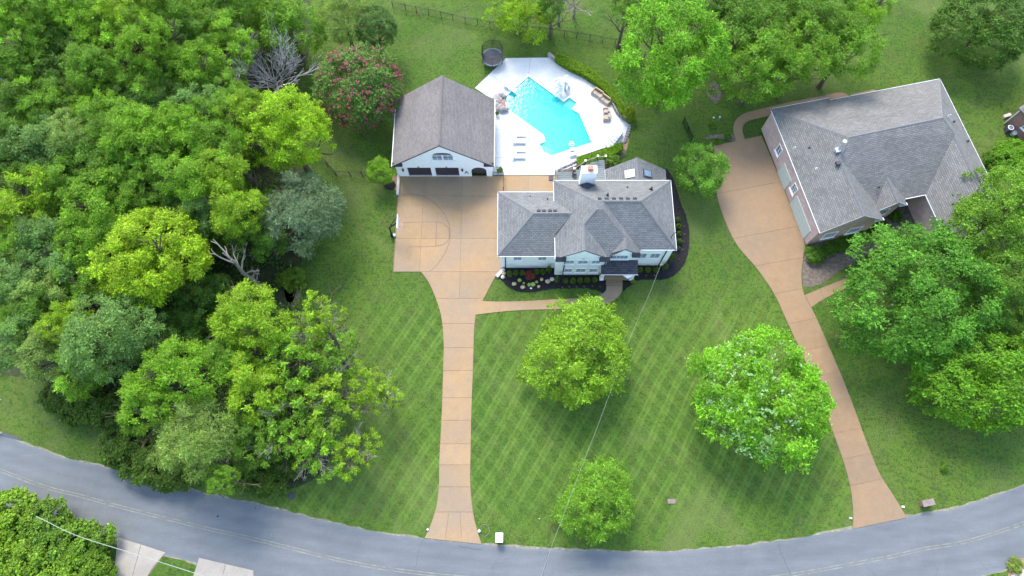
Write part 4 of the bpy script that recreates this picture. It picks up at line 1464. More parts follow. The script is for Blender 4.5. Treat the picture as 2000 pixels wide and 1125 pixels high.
for a, b_ in (d1, d2):
    dr_ = part('garage_door', MB().box(((a + b_) / 2, gyw + 0.22, dh / 2), (b_ - a, 0.04, dh)), 'doorbrown', gar)
    for k in range(5):
        part('door_panel', MB().box(((a + b_) / 2, gyw + 0.18, dh * (k + .5) / 5), (b_ - a - 0.08, 0.05, dh / 5 - 0.05)), 'doorbrown', dr_)
    part('door_sill', MB().box(((a + b_) / 2, gyw + 0.06, 0.1), (b_ - a, 0.2, 0.07)), 'palestone', dr_)
    part('keystone', MB().box(((a + b_) / 2, gyw - 0.02, dh + 0.2), (0.25, 0.08, 0.2)), 'stone', gar)
for x in (787.5, 903):
    q = U(x, 328, 1.9)
    part('wall_lantern', MB().box((q.x, gyw - 0.12, 1.9), (0.2, 0.2, 0.35)).tube((q.x, gyw - 0.12, 2.07), (q.x, gyw - 0.12, 2.3), 0.14, 0.02, 6).tube((q.x, gyw - 0.12, 1.72), (q.x, gyw - 0.12, 1.6), 0.08, 0.02, 6), 'black', gar)
q = U(910, 335, 1.0)
part('wall_emblem', MB().box((q.x, gyw - 0.03, 1.2), (0.1, 0.05, 0.6), 0, Matrix.Rotation(0.4, 3, 'Y')).box((q.x + 0.22, gyw - 0.03, 1.1), (0.1, 0.05, 0.5), 0, Matrix.Rotation(-0.4, 3, 'Y')), 'dgrey', gar)
for sx in (-1, 1):
    window(gar, (gxm + 0.1 + sx * 0.68, gyw, 5.0), 1.28, 1.25, 2, 3, glass='glass', sill=False)
part('fanlight', MB().add([(gxm + 0.1 + 1.1 * math.cos(i * math.pi / 10), y, 5.68 + 0.35 * math.sin(i * math.pi / 10)) for y in (gyw - 0.06, gyw + 0.02) for i in range(11)] , [tuple(range(10, -1, -1))] + [(i, i + 1, 12 + i, 11 + i) for i in range(10)]), 'dgrey', gar)
part('window_sill', MB().box((gxm + 0.1, gyw - 0.06, 4.26), (3.1, 0.2, 0.1)), 'trim', gar)
gt = part('arch_gate', MB().box((am, gyw + 0.12, 0.15), (aw_ * 2 - 0.05, 0.04, 0.05)).box((am, gyw + 0.12, 1.25), (aw_ * 2 - 0.05, 0.04, 0.05)), 'black', gar)
for i in range(13):
    x = ar[0] + 0.1 + (aw_ * 2 - 0.2) * i / 12
    part('bar', MB().box((x, gyw + 0.12, 0.72), (0.03, 0.03, 1.3)), 'black', gt)

# ---- neighbour's house --------------------------------------------------------------------------
na_ = math.radians(12.3)
B0 = U(1602, 455, 3.8)
SC, DZ = 0.9935, 0.5
def N(u, v, z):
    x = B0.x + u * math.cos(na_) - v * math.sin(na_)
    y = B0.y + u * math.sin(na_) + v * math.cos(na_)
    return Vector((x * SC, y * SC, z + DZ))
nh = thing('brick_house', 'long pale pink brick house with grey hipped and gabled roof on the right', 'house', N(11, 9, -DZ))
rW, rE = N(5.46, 9.75, 8), N(17.62, 9.9, 8)
E_z = 3.8
wr_ = (18.9, 7.8, 7.05)
roof_part('roof', [
    [N(0, 17.9, E_z), rW, N(4.08, 7.7, 6.95), N(4.08, 0.0, 6.95), N(0, 0, E_z)],                       # west
    [N(0, 17.9, E_z), N(7.95, 17.9, E_z), N(7.95, 17.55, E_z + 0.01), N(23.3, 17.55, E_z), rE, rW],    # north
    [N(23.3, 17.55, E_z), N(23.3, -3.5, E_z), N(18.88, -3.5, 7.05), N(*wr_), rE],                      # east
    [rW, rE, N(*wr_), N(14.6, 2.15, E_z), N(8.17, 2.15, E_z), N(4.08, 7.7, 6.95)],                     # south
    [N(4.08, 7.7, 6.95), N(4.08, 0.0, 6.95), N(8.17, 0.0, E_z), N(8.17, 2.15, E_z)],                   # left gable, east
    [N(*wr_), N(18.88, -3.5, 7.05), N(14.6, -3.5, E_z), N(14.6, 2.15, E_z)],                           # right wing, west
], 'roof_nbr', nh)
sg = (9.88, 5.3)
roof_part('roof', [
    [N(9.88, 4.85, 5.32), N(9.88, 1.3, 5.32), N(8.04, 1.3, E_z - 0.02), N(8.04, 2.2, E_z - 0.02)],
    [N(9.88, 4.85, 5.32), N(9.88, 1.3, 5.32), N(11.82, 1.3, E_z - 0.02), N(11.82, 2.2, E_z - 0.02)],
], 'roof_nbr', nh)
for a, b_ in ((rW, rE), (N(0, 17.9, E_z), rW), (rW, N(4.08, 7.7, 6.95)), (N(4.08, 7.7, 6.95), N(4.08, 0, 6.95)), (N(23.3, 17.55, E_z), rE), (rE, N(*wr_)), (N(*wr_), N(18.88, -3.5, 7.05)), (N(9.88, 4.85, 5.32), N(9.88, 1.3, 5.32))):
    ridge(a, b_, nh, 'ridge', 0.16, 0.03)
for a, b_ in ((N(0, 0, E_z), N(0, 17.9, E_z)), (N(0, 17.9, E_z), N(7.95, 17.9, E_z)), (N(7.95, 17.55, E_z), N(23.3, 17.55, E_z)), (N(23.3, 17.55, E_z), N(23.3, -3.5, E_z)),
              (N(14.5, 2.1, E_z), N(11.9, 2.1, E_z)), (N(14.6, -3.5, E_z), N(14.6, 2.1, E_z))):
    gutter(b_, a, nh)
def nxy(u, v):
    p = N(u, v, 0)
    return (p.x, p.y)
ztop = E_z + DZ - 0.03
wi = 0.12
for poly in ([(wi, 0.25), (8.17 - wi * 2, 0.25), (8.17 - wi * 2, 17.6), (wi, 17.6)],
             [(8.17 - wi * 2 + .004, 3.8), (14.9, 3.8), (14.9, 17.3), (8.17 - wi * 2 + .004, 17.3)],
             [(14.904, -3.2), (23.0, -3.2), (23.0, 17.3), (14.904, 17.3)],
             [(8.3, 1.75), (11.6, 1.75), (11.6, 3.796), (8.3, 3.796)]):
    wall([nxy(u, v) for u, v in poly], 0, ztop, nh, 'pinkbrick')
def ngable(u0, u1, uc, v, zb, zt):
    vs = [N(u0, v, zb), N(u1, v, zb), N(uc, v, zt), N(u0, v + .2, zb), N(u1, v + .2, zb), N(uc, v + .2, zt)]
    part('gable_wall', MB().add(vs, [(0, 1, 2), (5, 4, 3), (0, 3, 4, 1), (1, 4, 5, 2), (2, 5, 3, 0)]), 'pinkbrick', nh, uv=True)
ngable(wi, 8.17 - wi * 2, 4.08, 0.25, E_z - 0.03, 6.95 - 0.25)
ngable(8.3, 11.6, 9.9, 1.75, E_z - 0.03, 5.32 - 0.3)
# white verge boards on the gables
for (u0, z0, u1, z1, v) in ((0, E_z, 4.08, 6.95, 0), (8.17, E_z, 4.08, 6.95, 0), (8.04, E_z, 9.88, 5.32, 1.3), (11.82, E_z, 9.88, 5.32, 1.3)):
    a, b_ = N(u0, v - 0.03, z0), N(u1, v - 0.03, z1)
    up = Vector((0, 0, 1))
    o_ = N(0, 0.04, 0) - N(0, 0, 0)
    vs = [a - up * .02, b_ - up * .02, b_ - up * .15, a - up * .15]
    part('verge_board', MB().add(vs + [v_ + o_ for v_ in vs], [(0, 1, 2, 3), (7, 6, 5, 4), (0, 4, 5, 1), (1, 5, 6, 2), (2, 6, 7, 3), (3, 7, 4, 0)]), 'trim', nh)
for u0, u1, v in ((7.2, 8.3, 0.0), (10.9, 11.9, 1.3)):
    c_ = N((u0 + u1) / 2, v + 0.15, E_z - 0.12)
    part('eave_return', MB().box(c_, (u1 - u0, 0.35, 0.16), na_), 'trim', nh)
# garage doors and windows on the left wall (faces -u)
lw = na_ - math.pi / 2
for v0, v1 in ((1.1, 6.1), (8.2, 10.9)):
    c_ = N(wi - 0.03, (v0 + v1) / 2, 0)
    d_ = part('garage_door', MB().box((c_.x, c_.y, 1.2), (v1 - v0, 0.06, 2.4), lw), 'gdoor', nh)
    for k in range(4):
        c2 = N(wi - 0.075, (v0 + v1) / 2, 0)
        part('door_panel', MB().box((c2.x, c2.y, 0.3 + 0.6 * k), (v1 - v0 - 0.1, 0.04, 0.55), lw), 'gdoor', d_)
for v in (12.9, 7.15):
    c_ = N(wi, v, 1.5)
    window(nh, (c_.x, c_.y, 2.3), 1.0, 1.5, 2, 3, lw, 'glass')
for u in (2.4, 5.6):
    c_ = N(u, 0.25, 0)
    window(nh, (c_.x, c_.y, 2.0), 1.6, 1.5, 3, 3, na_, 'glass')
c_ = N(9.95, 1.75, 0)
window(nh, (c_.x, c_.y, 2.2), 1.2, 1.6, 2, 3, na_, 'glass')
c_ = N(13.4, 3.78, 0)
part('front_door', MB().box((c_.x, c_.y, 1.1), (1.1, 0.08, 2.2), na_), 'doorbrown', nh)
for x, y, z, h, m_ in ((1553, 288, 5.3, .15, 'galv'), (1581, 288, 6.2, .15, 'dgrey'), (1595, 329, 6.2, .15, 'galv'), (1717, 365, 5.2, .15, 'dgrey'), (1854.5, 226, 7.2, .25, 'galv'), (1864, 237, 6.5, .15, 'dgrey'), (1891, 275, 5.3, .15, 'dgrey')):
    q = U(x, y, z + DZ)
    vent_pipe(nh, (q.x, q.y, q.z), h, 0.08, m_)
q = U(1636, 320, 7.3); part('roof_vent', MB().box((q.x, q.y, 7.4), (0.5, 0.45, 0.4), na_), 'dgrey', nh)
q = U(1640, 288, 8.0); part('flue', MB().tube((q.x, q.y, 7.4), (q.x + 0.1, q.y + .1, 9.0), 0.14, 0.14, 10).tube((q.x + .1, q.y + .1, 9.0), (q.x + 0.1, q.y + .1, 9.25), 0.3, 0.26, 10).box((q.x - .1, q.y - .15, 7.6), (0.6, 0.6, 0.3), na_), 'galv', nh)

# ---- red brick house at the right edge ------------------------------------------------------------
q0, q1 = U(1962, 241), U(2003, 281)
dd = (q1 - q0).to_2d().normalized()
nn = Vector((-dd.y, dd.x))
if nn.x < 0:
    nn = -nn
rb = thing('red_brick_house', 'corner of a red brick house with white-framed window at the right edge', 'house', (q0.x, q0.y, 0))
a = q0.to_2d()
A = [a, a + dd * 9, a + dd * 9 + nn * 10, a + nn * 10]
wall(A, 0, 3.4, rb, 'redbrick')
rp = [p for p in inset(A, -0.35)]
c_ = (A[0] + A[2]) / 2
apex = Vector((c_.x, c_.y, 6.2))
for i in range(4):
    p, r_ = rp[i], rp[(i + 1) % 4]
    roof_part('roof', [[(p.x, p.y, 3.42), (r_.x, r_.y, 3.42), apex]], 'roof_nbr', rb)
cn = a - dd * 0.03 - nn * 0.03
part('corner_board', MB().box((cn.x, cn.y, 1.7), (0.14, 0.14, 3.4), math.atan2(dd.y, dd.x)), 'trim', rb)
wc = a + dd * 2.4
window(rb, (wc.x - nn.x * 0.0, wc.y, 2.1), 1.2, 1.4, 2, 2, math.atan2(dd.y, dd.x), 'glass')
q = U(1966, 256)
t = thing('air_conditioner', 'dark grey round-fan air conditioner unit beside the red brick house', 'air conditioner', (q.x, q.y, 0))
part('casing', MB().box((0, 0, 0.42), (0.75, 0.75, 0.84)), 'dgrey', t, local=True)
part('top_ring', MB().ring((0, 0, 0.87), 0.34, 0.34, 0.06, 20), 'trim', t, local=True)
part('fan', MB().tube((0, 0, 0.845), (0, 0, 0.87), 0.12, 0.12, 10).box((0, 0, 0.855), (0.5, 0.08, 0.015)).box((0, 0, 0.86), (0.08, 0.5, 0.015)), 'pad', t, local=True)
q = U(1977, 262)
solo('lid', MB().tube((q.x, q.y, 0), (q.x, q.y, 0.45), 0.34, 0.38, 16), 'gdoor', 'pale round-topped bin just right of the air conditioner', 'bin')
q = U(1964, 228)
t = thing('garden_bench', 'weathered pale bench on the grass above the air conditioner', 'bench', (q.x, q.y, 0), None, 0.35)
for k in range(3):
    part('plank', MB().box((0, (k - 1) * 0.14, 0.4), (1.1, 0.11, 0.04)), 'palestone', t, local=True)
for s_ in (-0.45, 0.45):
    part('leg', MB().box((s_, 0, 0.19), (0.07, 0.4, 0.38)), 'palestone', t, local=True)

# ------------------------------------------------------------------ fences, hoop, trampoline, mailboxes, small things
def fence(name, label, pts, h, mat='black', posts=None, pick=0.14):
    f = thing(name, label, 'fence', (pts[0].x, pts[0].y, 0))
    for i in range(len(pts) - 1):
        a, b_ = pts[i], pts[i + 1]
        d = (b_ - a)
        an = math.atan2(d.y, d.x)
        c_ = (a + b_) / 2
        for z in (0.15, h - 0.22, h - 0.04):
            part('rail', MB().box((c_.x, c_.y, z), (d.length, 0.03, 0.035), an), mat, f)
        k = max(2, int(d.length / pick))
        mb = MB()
        for j in range(1, k):
            p = a.lerp(b_, j / k)
            mb.add([(p.x - .009, p.y, 0.05), (p.x + .009, p.y, 0.05), (p.x + .009, p.y, h), (p.x - .009, p.y, h)], [(0, 1, 2, 3)])
            mb.add([(p.x, p.y - .009, 0.05), (p.x, p.y + .009, 0.05), (p.x, p.y + .009, h), (p.x, p.y - .009, h)], [(0, 1, 2, 3)])
        part('picket_row', mb, mat, f, kind='stuff')
    for p in pts:
        part('post', MB().box((p.x, p.y, h / 2 + 0.04), (0.08, 0.08, h + 0.08)), mat, f)
    return f
fence('metal_fence', 'thin black metal fence crossing the back lawn above the garage and trampoline', px([(768, 15), (793, 21), (814, 25), (838, 30), (862, 35), (885, 40), (909, 46), (933, 49), (957, 54), (981, 58), (1005, 61), (1029, 63), (1053, 65), (1078, 67), (1102, 72), (1126, 75), (1152, 79.5), (1176, 84), (1201, 88), (1226, 92)]), 1.35)
fence('metal_fence', 'black metal fence between the wood and the garage, left of the small tree', px([(612, 310), (639.5, 322), (657.5, 343), (685, 344.5), (708.5, 344), (735, 344), (779, 343)]), 1.35)
fence('metal_fence', 'dark close-set fence running down from the large tree to the light-green tree', px([(1333, 240), (1341, 258), (1349, 277)]), 1.4, 'black', None, 0.05)
fence('metal_fence', 'low black fence corner right of the garage gate', px([(963, 343), (983, 343), (983, 372)]), 1.0)

# basketball hoop
bp = U(766, 461)
t = thing('basketball_hoop', 'black basketball hoop with white backboard at the left edge of the court', 'basketball hoop', (bp.x, bp.y, 0))
top = U(761, 446, 2.2)
part('pole', MB().path([(bp.x, bp.y, 0.0), (top.x, top.y, 2.2), (top.x, top.y + 0.02, 2.7)], 0.11, 8), 'black', t)
bc = U(776.5, 434, 3.4)
part('backboard', MB().box((bc.x, bc.y, 3.25), (0.07, 1.8, 1.05)), 'trim', t)
for dy_, z0, z1 in ((0.75, 2.5, 3.5), (0.15, 2.3, 3.0), (-0.1, 2.6, 3.5)):
    part('arm', MB().tube((top.x, top.y, z0), (bc.x - 0.03, bc.y + dy_, z1), 0.05, 0.05, 6), 'black', t)
rm = part('rim', MB().ring((bc.x + 0.33, bc.y - 0.1, 2.95), 0.23, 0.23, 0.025, 18), 'rim', t)
net = MB()
for k in range(12):
    a = 2 * math.pi * k / 12
    net.tube((bc.x + 0.33 + .23 * math.cos(a), bc.y - 0.1 + .23 * math.sin(a), 2.94), (bc.x + 0.33 + .12 * math.cos(a + .5), bc.y - 0.1 + .12 * math.sin(a + .5), 2.5), 0.012, 0.012, 4)
part('net', net, 'trim', rm)
part('base_pad', MB().box((bp.x, bp.y, 0.5), (0.3, 0.3, 1.0)), 'black', t)
q = U(770, 459.5, 0.2)
solo('ball', MB().ball((q.x, q.y, 0.22), 0.2, None, None, 12, 8), 'trim', 'white ball on the grass beside the foot of the basketball hoop', 'ball', smooth=True)

# trampoline
mc = U(962, 112, 0.9)
t = thing('trampoline', 'round dark trampoline with black safety net beyond the pool deck', 'trampoline', (mc.x, mc.y, 0))
r_ = 1.42
part('mat', MB().tube((0, 0, 0.88), (0, 0, 0.90), r_ * 0.9, r_ * 0.9, 28), 'mat', t, local=True)
part('rim_pad', MB().ring((0, 0, 0.92), r_, r_, 0.10, 28), 'pad', t, local=True)
for k in range(6):
    a = 2 * math.pi * (k + .5) / 6
    x, y = r_ * math.cos(a), r_ * math.sin(a)
    lg = part('leg', MB().tube((x, y, 0), (x, y, 0.9), 0.035, 0.035, 6), 'galv', t, local=True)
    part('net_pole', MB().path([(x * 1.06, y * 1.06, 0.4), (x * 1.12, y * 1.12, 1.6), (x * 1.04, y * 1.04, 2.7)], 0.04), 'black', t, local=True)
part('top_ring', MB().ring((0, 0, 2.7), r_ * 1.04, r_ * 1.04, 0.035, 28), 'black', t, local=True)
net = MB()
nn_ = 64
for k in range(nn_):
    a = 2 * math.pi * k / nn_
    a2 = 2 * math.pi * (k + 1) / nn_
    x, y = math.cos(a), math.sin(a)
    net.tube((x * r_ * 1.02, y * r_ * 1.02, 0.92), (x * r_ * 1.04, y * r_ * 1.04, 2.7), 0.014, 0.014, 3, False)
    for z in [0.92 + 0.16 * j for j in range(12)]:
        net.tube((x * r_ * 1.03, y * r_ * 1.03, z), (math.cos(a2) * r_ * 1.03, math.sin(a2) * r_ * 1.03, z), 0.013, 0.013, 3, False)
part('net', net, 'black', t, local=True)

# mailboxes
q = U(975, 1051, 1.2)
t = thing('mailbox', 'mailbox pillar with white slab top by the driveway mouth', 'mailbox', (q.x, q.y, 0))
part('pillar', MB().box((0, 0, 0.55), (0.62, 0.7, 1.1)), 'dgrey', t, local=True)
part('cap', MB().box((0, 0.05, 1.17), (0.82, 1.0, 0.14)), 'trim', t, local=True)
part('letter_box', MB().box((0, -0.42, 0.95), (0.3, 0.25, 0.26)), 'black', t, local=True)
q = U(1814.5, 982, 1.2)
t = thing('mailbox', 'pinkish brick mailbox pillar with flat stone top on the right-hand verge', 'mailbox', (q.x, q.y, 0), None, 0.2)
part('pillar', MB().box((0, 0, 0.52), (0.9, 0.55, 1.04)), 'redbrick', t, local=True, uv=True)
part('cap', MB().box((0, -0.16, 1.1), (1.35, 0.34, 0.12)).box((0, 0.18, 1.12), (1.35, 0.34, 0.12)), 'capstone', t, local=True)
part('letter_box', MB().box((0, -0.36, 0.8), (0.3, 0.2, 0.26)), 'black', t, local=True)

def marker(x, y, label, h=0.5, r=0.07, mat='trim'):
    q = U(x, y)
    return solo('marker_post', MB().tube((q.x, q.y, 0), (q.x, q.y, h), r, r * 0.8, 8), mat, label, 'marker post')
marker(835.5, 1034, 'small white marker on the left side of the driveway mouth', 0.3, 0.12)
marker(936, 1037, 'white marker on the right side of the driveway mouth', 0.4, 0.17)
marker(1053, 1013, 'thin tall white stake standing in the front lawn right of the mailbox', 1.3, 0.05)
marker(1660.5, 1012, 'small white marker left of the neighbouring driveway mouth', 0.3, 0.12)
marker(1762.5, 990, 'small white marker right of the neighbouring driveway mouth', 0.3, 0.13)
marker(2, 846, 'small white stake by the road at the left edge', 0.9, 0.08)
marker(3, 781, 'pale stake lying in the shaded grass at the far left', 0.5, 0.05)
q = U(946, 1036)
solo('culvert_ring', MB().ring((q.x, q.y, 0.06), 0.55, 0.62, 0.03, 22), 'capstone', 'thin ring set in the grass beside the driveway mouth', 'ring')
q = U(1589, 888)
solo('utility_ring', MB().ring((q.x, q.y, 0.05), 0.27, 0.27, 0.07, 18), 'capstone', 'small pale ring set in the lawn left of the neighbouring driveway', 'ring')
for x, lb_ in ((1307.5, 'left one of two small square covers in the front lawn'), (1315, 'right one of two small square covers in the front lawn')):
    q = U(x, 979)
    solo('utility_cover', MB().box((q.x, q.y, 0.06), (0.42, 0.5, 0.12)), 'capstone', lb_, 'cover', 'utility covers in the front lawn')
q = U(570, 969)
solo('drain_cover', MB().tube((q.x, q.y, 0), (q.x, q.y, 0.1), 0.42, 0.38, 14), 'dgrey', 'dark round drain cover in the verge below the wood', 'cover')
q = U(1847, 912)
solo('landscape_light', MB().tube((q.x, q.y, 0), (q.x, q.y, 0.5), 0.06, 0.2, 6), 'dgrey', 'small dark garden light beside the sapling on the right lawn', 'light')
for x, y, lb_ in ((1391, 236, 'left garden light in the shade under the large tree'), (1403, 235, 'right garden light in the shade under the large tree')):
    q = U(x, y)
    solo('garden_light', MB().tube((q.x, q.y, 0), (q.x, q.y, 0.8), 0.03, 0.03, 6).tube((q.x, q.y, 0.8), (q.x, q.y, 0.9), 0.14, 0.03, 8), 'galv', lb_, 'light', 'garden lights under the large tree')

# overhead cables
def cable(name, label, pts, r):
    line = spline([U(a, b_, z) for a, b_, z in pts], 10)
    return solo(name, MB().path(line, r, 5), 'cable', label, 'cable')
cable('overhead_cable', 'thin pale service cable sagging from the house corner across the front lawn', [(1318, 466, 6.9), (1292, 515, 6.4), (1268, 575, 6.0), (1235, 650, 5.7), (1205, 730, 5.6), (1172, 820, 5.7), (1135, 915, 6.1), (1103, 1000, 6.6), (1078, 1065, 7.0), (1052, 1140, 7.6)], 0.011)
cable('overhead_cable', 'thick pale cable crossing above the lower left driveways', [(70, 1008, 7.5), (150, 1046, 7.2), (260, 1081, 7.0), (400, 1126, 7.1), (480, 1155, 7.3)], 0.032)
for x, y in ((70, 1008),):
    pass

# boulders and edging in the front bed
sr = random.Random(9)
for x, y, s_, m_, lb_ in ((1004, 555, .3, 'tanstone', 'tan boulder, lowest left of the front bed'), (1021, 561.5, .29, 'tanstone', 'tan rough boulder at the lowest edge of the front bed'),
                          (1037, 563, .13, 'trim', 'small white stone at the lowest edge of the front bed'), (1052, 560, .23, 'tanstone', 'small tan stone below the right end of the pale green plants'),
                          (1070, 550, .3, 'tanstone', 'tan boulder right of the red maple near the white stone'), (1058, 546, .24, 'tanstone', 'pale tan stone between the pale plants and the tan boulder'),
                          (983.5, 534, .28, 'tanstone', 'tan stone nearest the wing corner at the bed tip'), (982, 541.5, .28, 'palestone', 'whitish stone just below the tan stone at the bed tip'),
                          (1078.5, 546, .3, 'palestone', 'white and dark upright stone near the conical shrub')):
    q = U(x, y, 0.1)
    solo('boulder', MB().ball((q.x, q.y, 0.05 + s_ * 0.5), s_ * sr.uniform(.9, 1.15), s_ * sr.uniform(.8, 1.0), s_ * 0.7, 8, 6, 0.14, sr), m_, lb_, 'boulder', 'stones in the front bed')
q = U(977, 533, 0.2)
solo('stone_block', MB().box((q.x, q.y, 0.2), (1.35, 0.42, 0.4), math.radians(48)), 'palestone', 'long pale stone block edging the tip of the front bed', 'stone block')
q = U(1012, 540, 0)
for i, (x, y) in enumerate(((1081, 533), (1090, 563), (1108, 561), (1125, 560), (1148, 559), (1172, 561))):
    pass
# low path of stones at the far right edge of the drive across the road
t = thing('rubble_pile', 'heap of pinkish rubble and grass clumps in the bottom right corner', 'rubble', (U(1990, 1112).x, U(1990, 1112).y, 0))
for k in range(26):
    q = U(sr.uniform(1975, 2015), sr.uniform(1098, 1135), 0.1)
    s_ = sr.uniform(.12, .32)
    part('rock', MB().ball((q.x, q.y, s_ * .5), s_, s_ * .8, s_ * .6, 7, 5, 0.2, sr), sr.choice(['stone', 'palestone', 'dirt']), t)
bed('bare_ground', [(1972, 1100), (1990, 1092), (2030, 1090), (2030, 1140), (1975, 1135)], 'dirt', 0.02)

# ------------------------------------------------------------------ vegetation
def np_mesh(name, V, F4, tint):
    me = bpy.data.meshes.new(name)
    nv, nf = len(V), len(F4)
    me.vertices.add(nv)
    me.vertices.foreach_set('co', V.astype(np.float32).ravel())
    me.loops.add(nf * 4)
    me.loops.foreach_set('vertex_index', F4.astype(np.int32).ravel())
    me.polygons.add(nf)
    me.polygons.foreach_set('loop_start', np.arange(0, nf * 4, 4, dtype=np.int32))
    me.polygons.foreach_set('loop_total', np.full(nf, 4, dtype=np.int32))
    me.update(calc_edges=True)
    at = me.color_attributes.new('tint', 'FLOAT_COLOR', 'POINT')
    at.data.foreach_set('color', tint.astype(np.float32).ravel())
    me.materials.append(M['leaf'])
    return me


def unit(v):
    return v / np.maximum(1e-9, np.linalg.norm(v, axis=-1, keepdims=True))


def leaves(name, P, Nn, size, rng, aspect=0.55, tint=None, droop=0.0, jit=0.55, lobe_t=None):
    """one rhombus per leaf cluster at P with rough normal Nn"""
    n = len(P)
    Nn = unit(Nn + rng.normal(0, jit, (n, 3)))
    T = unit(np.cross(Nn, rng.normal(0, 1, (n, 3))) + np.array([0, 0, -droop]))
    T = unit(T - Nn * (T * Nn).sum(1, keepdims=True))
    Bv = np.cross(Nn, T)
    s = size * rng.uniform(0.6, 1.35, (n, 1))
    fold = Nn * s * 0.12
    V = np.stack([P - T * s, P + Bv * s * aspect + fold, P + T * s, P - Bv * s * aspect + fold], 1).reshape(-1, 3)
    F = np.arange(n * 4).reshape(n, 4)
    b = np.exp(rng.normal(-0.01, 0.26, n))
    if lobe_t is not None:
        b = b * lobe_t
    hue = rng.normal(0, 0.10, n)
    c = np.stack([b * (1 + hue), b * (1 + hue * 0.25), b * (1 - hue * 0.5), np.ones(n)], 1)
    return np_mesh(name, V, F, np.repeat(c, 4, 0))


def crown_mesh(name, seed, n_lobes=46, n_leaf=13000, leaf=0.040, lobe=(0.17, 0.34), aspect=0.55, zmin=-0.45, rough=0.14, droop=0.0, jit=0.5, flat=0.75, spread=0.22, core=0.10):
    rng = np.random.default_rng(seed)
    D = []
    while len(D) < n_lobes:
        d = unit(rng.normal(0, 1, 3))
        if d[2] > zmin and all(np.dot(d, e) < math.cos(1.25 / math.sqrt(n_lobes)) for e in D[-400:]):
            D.append(d)
        elif rng.random() < 0.02:
            D.append(unit(rng.normal(0, 1, 3)) * 1.0)
    D = np.array(D)
    az = np.arctan2(D[:, 1], D[:, 0])
    k1, k2, k3 = rng.uniform(0, 6.28, 3)
    irr = 1 + rough * (0.5 * np.sin(2 * az + k1) + 0.5 * np.sin(3 * az + k2) + 0.4 * np.sin(5 * az + k3)) + rng.normal(0, rough * 0.45, n_lobes)
    Rr = rng.uniform(lobe[0], lobe[1], n_lobes)
    C = D * ((1 - Rr * 0.85) * irr)[:, None]
    # inner lobes fill the centre
    m = n_lobes // 3
    Ci = unit(rng.normal(0, 1, (m, 3))) * rng.uniform(0.15, 0.6, (m, 1))
    Ci[:, 2] = Ci[:, 2] * 0.7 + 0.12
    C = np.vstack([C, Ci]); Rr = np.concatenate([Rr, rng.uniform(lobe[0] * 1.1, lobe[1] * 1.1, m)])
    w = Rr ** 2
    w[n_lobes:] *= 0.7
    cnt = (n_leaf * w / w.sum()).astype(int)
    P, Nn, LT = [], [], []
    for c, r, k in zip(C, Rr, cnt):
        o = unit(c[None] + np.array([[0, 0, 0.25]]))[0]
        k1 = int(k * 0.5)
        d = unit(rng.normal(0, 1, (k1 * 3, 3)))
        sc = d @ o * 0.6 + d[:, 2] * 0.5
        d = d[np.argsort(-(sc + rng.normal(0, 0.5, len(sc))))[:k1]]
        rad = r * (1 - spread * rng.random((k1, 1)) ** 1.3 * 2) * (1 + 0.2 * np.sin(d[:, :1] * 7 + c[0] * 9) * np.sin(d[:, 1:2] * 6 + c[1] * 9))
        P.append(c + d * rad * np.array([1, 1, flat]))
        Nn.append(d * 0.75 + o * 0.35 + np.array([0, 0, 0.35]))
        # leafy shoots that break the outline
        k2 = k - k1
        ns = max(5, int(k / 26))
        sd = unit(rng.normal(0, 1, (ns * 3, 3)))
        sd = sd[np.argsort(-(sd @ o * 0.7 + sd[:, 2] * 0.35 + rng.normal(0, 0.35, len(sd))))[:ns]]
        ln = rng.uniform(0.95, 1.42, ns)
        ii = rng.integers(0, ns, k2)
        tt = rng.uniform(0.45, 1.0, (k2, 1))
        q = c + sd[ii] * r * ln[ii][:, None] * tt * np.array([1, 1, flat]) + rng.normal(0, 0.075 * r, (k2, 3)) * (1.35 - tt)
        q[:, 2] -= droop * 0.1 * r * tt[:, 0] ** 2
        P.append(q)
        Nn.append(sd[ii] * 0.4 + np.array([0, 0, 0.8]))
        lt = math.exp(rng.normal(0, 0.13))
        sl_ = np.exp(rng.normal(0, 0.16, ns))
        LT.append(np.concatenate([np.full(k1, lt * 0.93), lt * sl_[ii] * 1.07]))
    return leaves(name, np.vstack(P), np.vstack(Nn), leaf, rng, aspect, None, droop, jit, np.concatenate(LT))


PR = {}
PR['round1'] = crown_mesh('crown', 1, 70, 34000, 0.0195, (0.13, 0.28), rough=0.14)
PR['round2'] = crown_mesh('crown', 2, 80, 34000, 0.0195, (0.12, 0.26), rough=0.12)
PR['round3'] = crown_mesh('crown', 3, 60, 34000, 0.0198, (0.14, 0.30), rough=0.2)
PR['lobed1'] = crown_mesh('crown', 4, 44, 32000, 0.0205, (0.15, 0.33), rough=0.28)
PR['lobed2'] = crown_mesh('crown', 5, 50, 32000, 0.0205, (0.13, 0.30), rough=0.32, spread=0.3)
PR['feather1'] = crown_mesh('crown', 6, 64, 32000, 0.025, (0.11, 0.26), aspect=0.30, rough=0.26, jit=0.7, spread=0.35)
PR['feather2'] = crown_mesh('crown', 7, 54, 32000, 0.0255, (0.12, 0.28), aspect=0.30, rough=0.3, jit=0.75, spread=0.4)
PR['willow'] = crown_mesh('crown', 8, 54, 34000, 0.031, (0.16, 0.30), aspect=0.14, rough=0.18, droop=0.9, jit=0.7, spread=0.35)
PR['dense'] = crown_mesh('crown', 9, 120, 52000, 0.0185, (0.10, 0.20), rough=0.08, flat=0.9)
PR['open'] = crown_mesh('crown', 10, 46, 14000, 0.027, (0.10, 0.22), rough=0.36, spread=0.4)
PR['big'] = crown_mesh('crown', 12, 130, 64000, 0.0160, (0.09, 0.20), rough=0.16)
PR['big2'] = crown_mesh('crown', 13, 110, 64000, 0.0160, (0.10, 0.23), rough=0.2)
